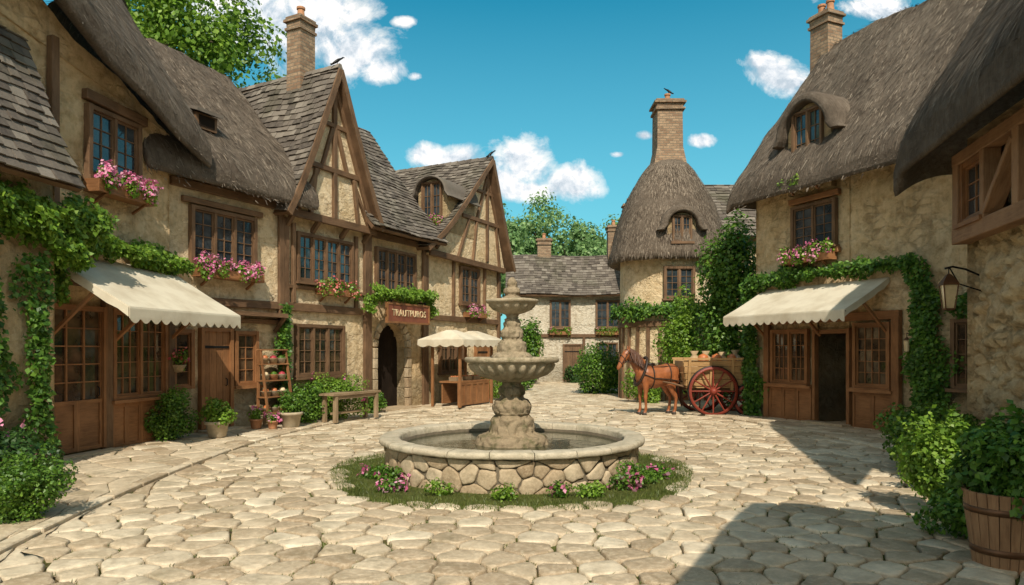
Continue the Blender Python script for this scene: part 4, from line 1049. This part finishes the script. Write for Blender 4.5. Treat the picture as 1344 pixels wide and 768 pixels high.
P=np.stack([rad*np.cos(aa),rad*np.sin(aa),zz],1); nr=np.stack([np.cos(aa),np.sin(aa),np.full(n,.45)],1); k_=np.interp(zz,[5.5,7,8,9.4],[.15,.28,.42,.6]); dn=np.stack([np.cos(aa)*k_,np.sin(aa)*k_,-np.ones(n)],1)+rng.normal(size=(n,3))*.05; sd=np.cross(dn,nr); l=rng.uniform(.08,.2,n)[:,None]; w=.007
quads_np('thatch_straw',np.stack([P-sd*w,P+sd*w,P+dn*l+nr*.008+sd*w*.5,P+dn*l+nr*.008-sd*w*.5],1),ro,STRAW)
chimney(W,0,0,9.3,12.1,1.05,1.0,1,.3)
window(W,-.5,.5,4.0,5.1,2,2,4,y=-1.93); door(W,-.45,.45,.1,2.4,y=-1.97)
dormer(W,(0.05,-2.15,6.15),0,.42,.55,1.05,1.4,TH,3,2)
b=MB(); b.lathe([(1.98,2.9),(2.02,2.92),(2.02,3.12),(1.98,3.14)],48); 
for k in range(14):
    a=-math.pi*k/13; b.beam((1.97*math.cos(a),1.97*math.sin(a),0),(1.94*math.cos(a),1.94*math.sin(a),2.9),.12,.08,0,(math.cos(a),math.sin(a),0))
b.obj('timber_band',W,TIM)
n=4800; a=rng.uniform(-math.pi*1.05,.15,n); z=3.55+.22*rng.normal(size=n)*(.7+.3*np.sin(a*7)); rr=1.95+rng.uniform(.02,.35,n)
o=quads_np('climbing_vine',leafV(np.stack([rr*np.cos(a),rr*np.sin(a),z],1),np.stack([np.cos(a),np.sin(a),np.full(n,.5)],1)+rng.normal(size=(n,3))*.5,.13),None,LFI,W.location); tag(o,'band of green vine around the round house','vine')
bird('dark bird perched on the tall chimney cap',(6.4,28,12.46),2.6,1.0)
G=thing('tiled_house','plaster house with grey stone tiled roof behind the round house','house',(7.8,29.5,0),0)
wallmesh(G,0,5,5,0,7.0,PL2)
b=MB()
def fg(s,t): return (-.4+s,-.5+t*.72,6.8+t*.69)
slab(b,fg,6,4.2,.1); tiles(b,fg,6,4.2,.3,.24); b.obj('roof',G,[SL,TIM]); window(G,.8,1.8,3.8,5,2,2,3)

# ------------------------------------------------------------------ far house
Fq=thing('tiled_cottage','long haze-grey plaster house with tiled roof closing the square','house',(.0,42,0),0)
wallmesh(Fq,0,7.3,5,0,5.6,PLG,res=.3)
b=MB()
def ff(s,t): return (-.4+s,-.5+t*.78,5.35+t*.64-.1*math.sin(t*.9)+.05*math.sin(s))
slab(b,ff,8.0,4.3,.1); tiles(b,ff,8.0,4.3,.32,.26)
b.obj('roof',Fq,[SL,TIM]); chimney(Fq,2.1,3.0,7.4,9.3,.9,.8,1); chimney(Fq,6.6,2.6,7.4,10.1,.8,.7,1)
timbers(Fq,[(0,2.9,7.3,2.9,.2),(4.4,0,4.4,2.8,.16),(7.2,0,7.2,5.1,.16),(.1,0,.1,5.1,.16)])
window(Fq,2.4,3.5,3.4,5.0,2,2,3); window(Fq,5.2,6.5,3.4,5.0,2,2,3); door(Fq,3.2,4.2,.1,2.3,mat=TIM); window(Fq,.5,1.6,1.1,2.4,2,2,3); window(Fq,5.3,6.4,1.1,2.4,2,2,3)
flower_box('window box of greenery on the far cottage',Fq,2.3,3.6,2.95,0,400,25); flower_box('window box of greenery on the far cottage',Fq,5.1,6.6,2.95,0,400,25)
Fw=thing('tiled_wing','plaster wing with steep tiled roof beside the far cottage','house',(7.0,40,0),0)
wallmesh(Fw,0,4,5,0,5.6,PL,res=.3); b=MB()
def fw(s,t): return (-.4+s,-.5+t*.6,5.4+t*.8)
slab(b,fw,5,4.6,.1); tiles(b,fw,5,4.6,.32,.26); b.obj('roof',Fw,[SL,TIM]); chimney(Fw,.2,2.3,8,11.0,.7,.6,1)

# ------------------------------------------------------------------ greenery
bush('ivy_bush','tall ivy covered shrub between round house and thatched shop',(7.55,23.2,0),(1.15,1.0,3.0),12000,.16,LF,0,40,zc=3.3)
bush('shrub','large rounded shrub beside the round house',(3.9,31,0),(1.3,1.2,1.3),5000,.14,LF,0,22)
bush('shrub','tall leafy shrub beside the round house door',(5.0,25.4,0),(.7,.6,.9),2500,.11,LFB,0,12)
bush('shrub','bright green shrub in front of the ivy',(6.2,24.4,0),(.9,.8,1.7),5200,.13,LFB,0,22,zc=2.2)
bush('shrub','dark shrub by the far cottage door',(3.7,41,0),(.6,.5,.6),1200,.15,LFD)
bush('shrub','leafy shrub at the corner of the far cottage',(.8,39.5,0),(1.0,1.0,2.2),4200,.2,LF,0,20)
bush('shrub','green shrub at the far end of the row',(0.2,33,0),(.9,.9,1.0),3200,.14,LF)
bush('shrub','low green shrub beside the far road',(5.6,36,0),(1.2,1.0,.9),3000,.15,LFB)
bush('flowering_shrub','dense round shrub on the pavement edge near the shop',(-5.75,7.9,.05),(.58,.5,.42),8000,.05,LF,0,18,shoots=12)
bush('flowering_shrub','dark shrub with bright pink blooms beside the shop',(-6.85,8.9,.05),(.75,.6,.52),6500,.08,LFD,110,18,shoots=6)
bush('flowering_shrub','low green shrub with pink flowers at the wall foot',(-7.3,10.3,.05),(.5,.5,.42),3000,.08,LFD,30,12)
bush('leafy_bush','tall loose leafy bush beside the stone corner',(5.1,8.2,.0),(.42,.5,.52),3800,.075,LFB,0,24,zc=.68,shoots=30)
bush('leafy_bush','dark green bush in the house shade',(4.9,7.2,.0),(.5,.5,.34),3200,.075,LF,0,16,shoots=18)
bush('leafy_bush','leafy bush at the foot of the stone corner',(6.7,10.9,.0),(.75,.7,.58),4800,.09,LF,0,18,shoots=26)
bush('leafy_bush','low bush beside the kerb',(6.2,9.7,.0),(.55,.5,.34),2500,.08,LFB,0,12,shoots=16)
bush('shrub','low shrub at the foot of the shop ivy',rs(5.4,.5),(.6,.4,.35),1500,.11,LFI)
e=thing('potted_plant','large banded wooden tub with a leafy dark plant','potted plant',(4.55,6.35,0))
b=MB(); ns=22
for k in range(ns):
    a0=2*math.pi*(k+.03)/ns; a1=2*math.pi*(k+.97)/ns; c=[]
    for (z,ro_) in ((0,.24),(.70,.325)):
        for rr in (ro_,ro_-.03):
            for a in (a0,a1): c.append((rr*math.cos(a),rr*math.sin(a),z))
    b.hexa([c[1],c[0],c[3],c[2],c[5],c[4],c[7],c[6]],0,.003)
b.lathe([(0,.6),(.3,.6)],20,(0,0,0),1)
b.obj('tub',e,[TUBW,SOIL]); b=MB()
b.lathe([(.258,.14),(.264,.14),(.271,.20),(.265,.20)],36); b.lathe([(.303,.51),(.309,.51),(.316,.57),(.31,.57)],36); b.obj('band',e,COPPER,True)
bush('foliage','',(.1,0,.5),(.5,.5,.5),4200,.09,LFI,0,16,parent=e,shoots=16)
def tree(label,loc,h,cr,n,leaf,k=26,mat=LFT):
    e=thing('tree',label,'tree',loc); b=MB(); pts=[(0,0,-.1),(.1,.05,h*.25),(-.05,.1,h*.5),(.1,0,h*.8)]; b.tube(pts,[h*.03,h*.024,h*.017,h*.006],10)
    bl=[]
    for _ in range(k):
        d=np.array([random.gauss(0,1),random.gauss(0,1),random.gauss(0,.9)]); d/=np.linalg.norm(d); q=R(.35,.95); c=(d[0]*cr[0]*q,d[1]*cr[1]*q,h*.72+d[2]*cr[2]*q); s=R(.2,.36)
        bl.append((*c,cr[0]*s,cr[1]*s,cr[2]*s*.8))
        if random.random()<.5: b.tube([(0,0,h*R(.3,.55)),(c[0]*.4,c[1]*.4,h*.3+c[2]*.5),c],[h*.011,h*.007,h*.002],6)
    b.obj('trunk',e,BARK,True); P,Nn=cloud(bl,n,None,.4); quads_np('crown',leafV(P,Nn,leaf),e,mat); return e
tree('tall leafy tree rising behind the thatched roofs',(-15.2,30,0),19.5,(4.4,4,5.2),28000,.24,60,LFB)
tree('leafy tree behind the row of houses',(-12.3,33,0),15.5,(3,3,3.6),8000,.27,26,LFB)
for x,y,h,c in ((-2,58,14,4.2),(2.5,62,15.5,4.8),(6.5,60,13.5,4.3),(11,64,14,4.8),(-6,64,15,4.8),(0.5,52,11,3.0),(4.5,54,11,3.3)):
    tree('broad leafy tree beyond the village houses',(x,y,0),h,(c,c,h*.33),8500,.32,34,LFT)

# ------------------------------------------------------------------ cart
CX=6.15
CT=thing('horse_cart','wooden cart with big red spoked wheels and sacks','cart',(CX,21.35,.0),.0)
def wheel(par,x,y,r,ns=12):
    b=MB(); n=36
    b.lathe([(r-.11,-.04),(r-.03,-.045),(r-.03,.045),(r-.11,.04),(r-.11,-.04)],n)
    for k in range(ns): a=2*math.pi*k/ns; b.tube([(.08*math.cos(a),.08*math.sin(a),0),((r-.09)*math.cos(a),(r-.09)*math.sin(a),0)],[.03,.022],6)
    b.lathe([(0,-.13),(.06,-.13),(.08,-.1),(.11,-.05),(.11,.05),(.08,.1),(.06,.14),(0,.15)],18)
    b.v=[(v[0],v[2],v[1]) for v in b.v]; b.f=[f[::-1] for f in b.f]
    o=b.obj('wheel',par,REDW,True,loc=(x,y,r)); 
    t=MB(); t.lathe([(r-.029,-.042),(r,-.042),(r,.042),(r-.029,.042)],n); t.v=[(v[0],v[2],v[1]) for v in t.v]; t.f=[f[::-1] for f in t.f]; t.obj('tyre',o,IRON,True)
wheel(CT,-.1,-.74,.77,12); wheel(CT,-.1,.74,.77,12); wheel(CT,1.0,-.68,.5,10); wheel(CT,1.0,.68,.5,10)
b=MB(); b.box(-.85,1.2,-.55,.55,.86,.92,0,.004)
for sy in (-1,1):
    for k in range(4):
        z0=.93+k*.195; o_=.03*k
        b.hexa([(-.88-k*.03,sy*(.55+o_),z0),(1.22+k*.03,sy*(.55+o_),z0),(-.88-k*.03,sy*(.585+o_),z0),(1.22+k*.03,sy*(.585+o_),z0),(-.88-k*.03,sy*(.58+o_),z0+.18),(1.22+k*.03,sy*(.58+o_),z0+.18),(-.88-k*.03,sy*(.615+o_),z0+.18),(1.22+k*.03,sy*(.615+o_),z0+.18)],0,.004)
    for x in (-.8,-.15,.5,1.1): b.beam((x,sy*.6,.8),(x,sy*.75,1.76),.07,.05,0,(0,1,0))
    b.beam((-1.0,sy*.73,1.74),(1.34,sy*.73,1.74),.06,.07,0,(0,1,0))
for k in range(4): b.box(-.9-k*.02,-.86-k*.02,-.54,.54,.93+k*.19,1.11+k*.19,0,.004); b.box(1.2+k*.02,1.24+k*.02,-.54,.54,.93+k*.19,1.11+k*.19,0,.004)
b.obj('bed',CT,CARTW)
b=MB(); b.beam((-.1,-.7,.77),(-.1,.7,.77),.09,.09,0,(0,0,1)); b.beam((1.0,-.62,.5),(1.0,.62,.5),.08,.08,0,(0,0,1)); b.box(-.8,1.15,-.4,-.3,.77,.855); b.box(-.8,1.15,.3,.4,.77,.855); b.beam((1.0,-.35,.5),(1.0,-.35,.77),.1,.08); b.beam((1.0,.35,.5),(1.0,.35,.77),.1,.08); b.obj('axle',CT,TIM)
for sy in (-1,1):
    b=MB(); b.tube([(-.7,sy*.36,.84),(-1.0,sy*.38,.92),(-1.3,sy*.39,1.0),(-1.55,sy*.38,1.05)],[.034,.032,.028,.022],8); b.obj('shaft',CT,TIM,True)
for i,(x,y,s) in enumerate(((-.5,-.15,1.8),(-.05,.2,1.8),(.35,-.2,1.75),(.85,.1,1.85))):
    b=MB(); b.lathe([(0,0),(.12,.01),(.16,.12),(.165,.3),(.14,.42),(.06,.5),(.035,.53),(.07,.6),(.0,.57)],16,(0,0,0),0,.04); o=b.obj('sack',None,SACK,True,loc=(CX+x,21.35+y,.92)); o.scale=(s,s,s); tag(o,'full burlap sack standing in the wooden cart','sack','sacks in the cart')
for x,y in ((-.3,-.35),(.6,-.3),(.1,-.4)):
    b=MB(); b.lathe([(0,0),(.16,.0),(.2,.12),(.21,.4),(.16,.76),(.14,.80),(0,.86)],14,(0,0,0),0,.03); o=b.obj('basket',None,APP,True,loc=(CX+x,21.35+y,.92)); o.scale=(1,1,1.15); tag(o,'tall basket heaped with red apples in the cart','basket','baskets in the cart')
# ------------------------------------------------------------------ horse
HX=thing('horse','chestnut horse in dark harness standing before the cart','horse',(4.42,21.2,.03),math.pi+.30)
HX.scale=(.86,1.10,1.0)
def loft(V,F,st,sy=0,seg=20):
    n=len(st); k=len(V)
    for i,(x,z,ry,rn) in enumerate(st):
        a=st[max(i-1,0)]; c=st[min(i+1,n-1)]; d=Vector((c[0]-a[0],0,c[1]-a[1])).normalized(); nn=Vector((-d.z,0,d.x))
        for q in range(seg):
            t=2*math.pi*q/seg; p=Vector((x,sy,z))+Vector((0,1,0))*ry*math.cos(t)+nn*rn*math.sin(t); V.append(tuple(p))
    for i in range(n-1):
        for q in range(seg):
            q2=(q+1)%seg; F.append((k+i*seg+q,k+i*seg+q2,k+(i+1)*seg+q2,k+(i+1)*seg+q))
    F.append(tuple(k+q for q in range(seg))[::-1]); F.append(tuple(k+(n-1)*seg+q for q in range(seg)))
V=[];Fc=[]
loft(V,Fc,[(-.93,1.24,.05,.08),(-.88,1.25,.17,.21),(-.72,1.25,.26,.31),(-.5,1.23,.285,.34),(-.25,1.18,.285,.34),(0,1.15,.30,.36),(.25,1.16,.29,.37),(.45,1.20,.26,.36),(.60,1.22,.22,.30),(.70,1.24,.14,.19),(.74,1.25,.05,.08)])
loft(V,Fc,[(.35,1.25,.16,.30),(.48,1.36,.15,.31),(.65,1.52,.125,.27),(.82,1.71,.10,.215),(.96,1.85,.085,.165),(1.04,1.91,.065,.12)])
loft(V,Fc,[(.98,1.94,.055,.065),(1.06,1.91,.09,.13),(1.15,1.83,.10,.15),(1.25,1.71,.085,.13),(1.34,1.58,.066,.095),(1.41,1.48,.06,.08),(1.45,1.42,.056,.07),(1.48,1.38,.03,.035)])
for sy in (-1,1):
    loft(V,Fc,[(.50,1.2,.07,.18),(.49,1.0,.085,.155),(.47,.82,.068,.11),(.48,.65,.052,.074),(.49,.52,.054,.072),(.485,.44,.043,.055),(.475,.28,.036,.048),(.475,.18,.046,.058),(.505,.10,.042,.052),(.53,.04,.060,.075),(.535,.005,.064,.08)],sy*.165,14)
    loft(V,Fc,[(-.64,1.25,.10,.24),(-.60,1.02,.115,.25),(-.54,.86,.09,.185),(-.60,.71,.062,.115),(-.70,.58,.05,.086),(-.735,.50,.047,.068),(-.72,.36,.038,.052),(-.70,.19,.047,.060),(-.67,.10,.042,.052),(-.645,.04,.060,.075),(-.64,.005,.064,.08)],sy*.165,14)
    loft(V,Fc,[(1.06,1.97,.03,.035),(1.05,2.04,.032,.036),(1.065,2.11,.018,.018),(1.075,2.14,.006,.006)],sy*.055,10)
me=bpy.data.meshes.new('body'); me.from_pydata(V,[],Fc); me.materials.append(HORSE); ho=newobj('body',me,HX)
r=ho.modifiers.new('Remesh','REMESH'); r.mode='VOXEL'; r.voxel_size=.018; r.use_smooth_shade=True
s=ho.modifiers.new('Smooth','SMOOTH'); s.factor=.6; s.iterations=7
for (x,sy) in ((.535,-1),(.535,1),(-.64,-1),(-.64,1)):
    b=MB(); b.lathe([(0,-.02),(.088,-.02),(.076,.04),(.066,.07),(.0,.07)],14,(x,sy*.165,0)); b.obj('hoof',HX,HOOF,True)
def strands(name,root,n,ln,mat):
    V=[]
    for i in range(n):
        p,d=root(i/n); d=Vector(d); L=ln*R(.7,1.1); p=Vector(p)+Vector((R(-.02,.02),R(-.03,.03),R(-.01,.01)));sd=Vector((1,0,0)) if abs(d.x)<.7 else Vector((0,1,0)); sd=(sd+Vector((R(-.5,.5),R(-.5,.5),0))).normalized()*.016
        q1=p+d*L*.5+Vector((R(-.02,.02),R(-.02,.02),0)); q2=p+d*L+Vector((R(-.04,.04),R(-.04,.04),-L*.3))
        V.append([p-sd,p+sd,q1+sd,q1-sd]); V.append([q1-sd,q1+sd,q2+sd*.3,q2-sd*.3])
    return quads_np(name,np.array([[tuple(v) for v in q] for q in V]),HX,mat)
def mane(t):
    P_=[(.34,0,1.58),(.48,0,1.70),(.67,0,1.87),(.85,0,1.98),(1.02,0,2.04)]; f=t*3.999; k=int(f); a=Vector(P_[k]).lerp(Vector(P_[k+1]),f-k); s=1 if random.random()<.75 else -1
    return a,(.05,s*.5,-.75)
strands('mane',mane,560,.38,MANE)
strands('tail',lambda t:((-.93,0,1.36-.05*t),(-.2,0,-.9)),300,.85,MANE)
b=MB()
def ring(c,rx,rz,tilt=0,n=24,r=.02):
    p=[]
    for k in range(n+1):
        a=2*math.pi*k/n; y=rx*math.cos(a); z=rz*math.sin(a); p.append((c[0]+z*tilt,c[1]+y,c[2]+z))
    b.tube(p,r,6,0,False)
ring((.56,0,1.33),.225,.42,tilt=-.45,r=.05); ring((.22,0,1.17),.30,.37,r=.024); ring((-.45,0,1.22),.295,.345,r=.020); ring((1.25,0,1.71),.088,.115,tilt=.8,r=.013); ring((1.07,0,1.89),.092,.12,tilt=.6,r=.013); ring((1.35,0,1.56),.07,.088,tilt=.8,r=.013)
for sy in (-1,1):
    b.tube([(.62,sy*.24,1.25),(.22,sy*.31,1.12),(-.4,sy*.305,1.08),(-.9,sy*.30,1.0)],.018,6); b.tube([(1.30,sy*.08,1.62),(1.0,sy*.135,1.62),(.6,sy*.2,1.52),(0,sy*.2,1.48),(-.8,sy*.17,1.48)],.011,5)
    b.tube([(1.08,sy*.096,1.92),(1.22,sy*.094,1.75),(1.35,sy*.070,1.57)],.013,5)
b.box(.08,.38,-.14,.14,1.50,1.58,0,.01); b.obj('harness',HX,LEATH,True)
for sy in (-1,1):
    b=MB(); b.lathe([(0,-.02),(.02,0),(0,.02)],8,(1.19,sy*.094,1.84)); b.obj('eye',HX,IRON,True)

# ------------------------------------------------------------------ camera, light, sky
cam=bpy.data.cameras.new('camera'); co=bpy.data.objects.new('camera',cam); COL.objects.link(co); co.location=(0,0,2.0); co.rotation_euler=(math.pi/2,0,0)
cam.sensor_width=36; cam.lens=24.1; cam.shift_y=.0565; cam.clip_end=2000; S.camera=co
el=math.radians(46); az=(.06,-.998)
sv=Vector((math.cos(el)*az[0],math.cos(el)*az[1],math.sin(el)))
sl_=bpy.data.lights.new('sun','SUN'); sl_.energy=5.0; sl_.angle=math.radians(.5); sl_.color=(1,.92,.78); so=bpy.data.objects.new('sun',sl_); COL.objects.link(so); so.rotation_euler=sv.to_track_quat('Z','Y').to_euler()
w=bpy.data.worlds.new('World'); S.world=w; w.use_nodes=True; t=w.node_tree; bg=t.nodes['Background']
class WN(NT):
    def __init__(s): s.t=t
q=WN()
sky=q.n('ShaderNodeTexSky',sky_type='NISHITA'); sky.sun_disc=False; sky.sun_elevation=el; sky.sun_rotation=math.pi-.06; sky.air_density=1.0; sky.dust_density=.6; sky.ozone_density=2.0
tc=q.n('ShaderNodeTexCoord'); sp=q.n('ShaderNodeSeparateXYZ'); q.l(tc.outputs['Generated'],sp.inputs[0])
ys=q.math('MAXIMUM',sp.outputs['Y'],.02); px=q.math('DIVIDE',sp.outputs['X'],ys); pz=q.math('DIVIDE',sp.outputs['Z'],ys)
cb=q.n('ShaderNodeCombineXYZ'); q.l(px,cb.inputs[0]); q.l(pz,cb.inputs[1]); v=cb.outputs[0]
lob=[(330,25,75,60),(400,50,80,55),(460,70,70,42),(505,92,40,22),(300,-20,90,70),(430,10,70,40),
 (690,212,50,44),(740,238,50,28),(650,238,62,28),(600,212,42,24),(565,203,34,18),(705,250,90,18),
 (1010,95,38,24),(1030,108,36,24),(1000,82,26,14),(1140,8,48,18),(1170,16,28,12),(845,178,15,8),(922,185,20,9),(545,100,12,7),(530,28,18,8),(812,203,12,5),(1120,-30,90,30)]
def shp(vec):
    cur=None
    for (u,vv,ru,rv) in lob:
        s1=q.n('ShaderNodeVectorMath',operation='SUBTRACT'); q.l(vec,s1.inputs[0]); s1.inputs[1].default_value=((u-672)/900,(460-vv)/900,0)
        s2=q.n('ShaderNodeVectorMath',operation='MULTIPLY'); q.l(s1.outputs[0],s2.inputs[0]); s2.inputs[1].default_value=(900/ru,900/rv,0)
        s3=q.n('ShaderNodeVectorMath',operation='LENGTH'); q.l(s2.outputs[0],s3.inputs[0])
        cur=s3.outputs['Value'] if cur is None else q.math('SMOOTH_MIN',cur,s3.outputs['Value'],.25)
    return cur
cur=shp(v)
n1=q.noise(v,13,12,.65,.25); n2=q.noise(v,5,3,.5)
off=q.n('ShaderNodeVectorMath',operation='ADD'); q.l(v,off.inputs[0]); off.inputs[1].default_value=(.004,.014,0)
n1b=q.noise(off.outputs[0],13,12,.65,.25)
den=q.math('ADD',q.math('SUBTRACT',1.0,cur),q.math('MULTIPLY',q.math('SUBTRACT',n1,.5),2.4))
al=q.ramp(den,[(-.0,0.0),(.2,.35),(.6,1.0)])
front=q.ramp(sp.outputs['Y'],[(.02,0.0),(.1,1.0)]); al=q.mix(1.0,al,front,'MULTIPLY')
rel=q.math('ADD',.55,q.math('MULTIPLY',q.math('SUBTRACT',n1,n1b),4.0)); rel=q.math('ADD',rel,q.math('MULTIPLY',q.math('SUBTRACT',n2,.5),.9))
shade=q.ramp(rel,[(.15,(4.8,5.6,6.3)),(.5,(7.2,7.6,8.0)),(.8,(9.3,9.1,8.8))])
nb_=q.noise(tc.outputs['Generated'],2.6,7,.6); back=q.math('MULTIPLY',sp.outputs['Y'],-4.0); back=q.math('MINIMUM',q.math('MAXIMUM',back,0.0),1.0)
fill_al=q.mix(1.0,q.ramp(nb_,[(.42,0.0),(.56,1.0)]),back,'MULTIPLY')  # unseen bright clouds behind the camera, added as fill light
tint=q.mix(1.0,sky.outputs[0],(.15,1.18,1.10),'MULTIPLY')
tint=q.mix(q.ramp(sp.outputs['Z'],[(0,.8),(.16,.55),(.30,.25),(.46,.0)]),tint,(2.6,5.5,6.3))
fin=q.mix(al,tint,shade); fin=q.mix(fill_al,fin,(11.0,9.9,8.4)); q.l(fin,bg.inputs['Color']); bg.inputs['Strength'].default_value=.12
S.view_settings.view_transform='Standard'; S.view_settings.look='None'; S.view_settings.exposure=0
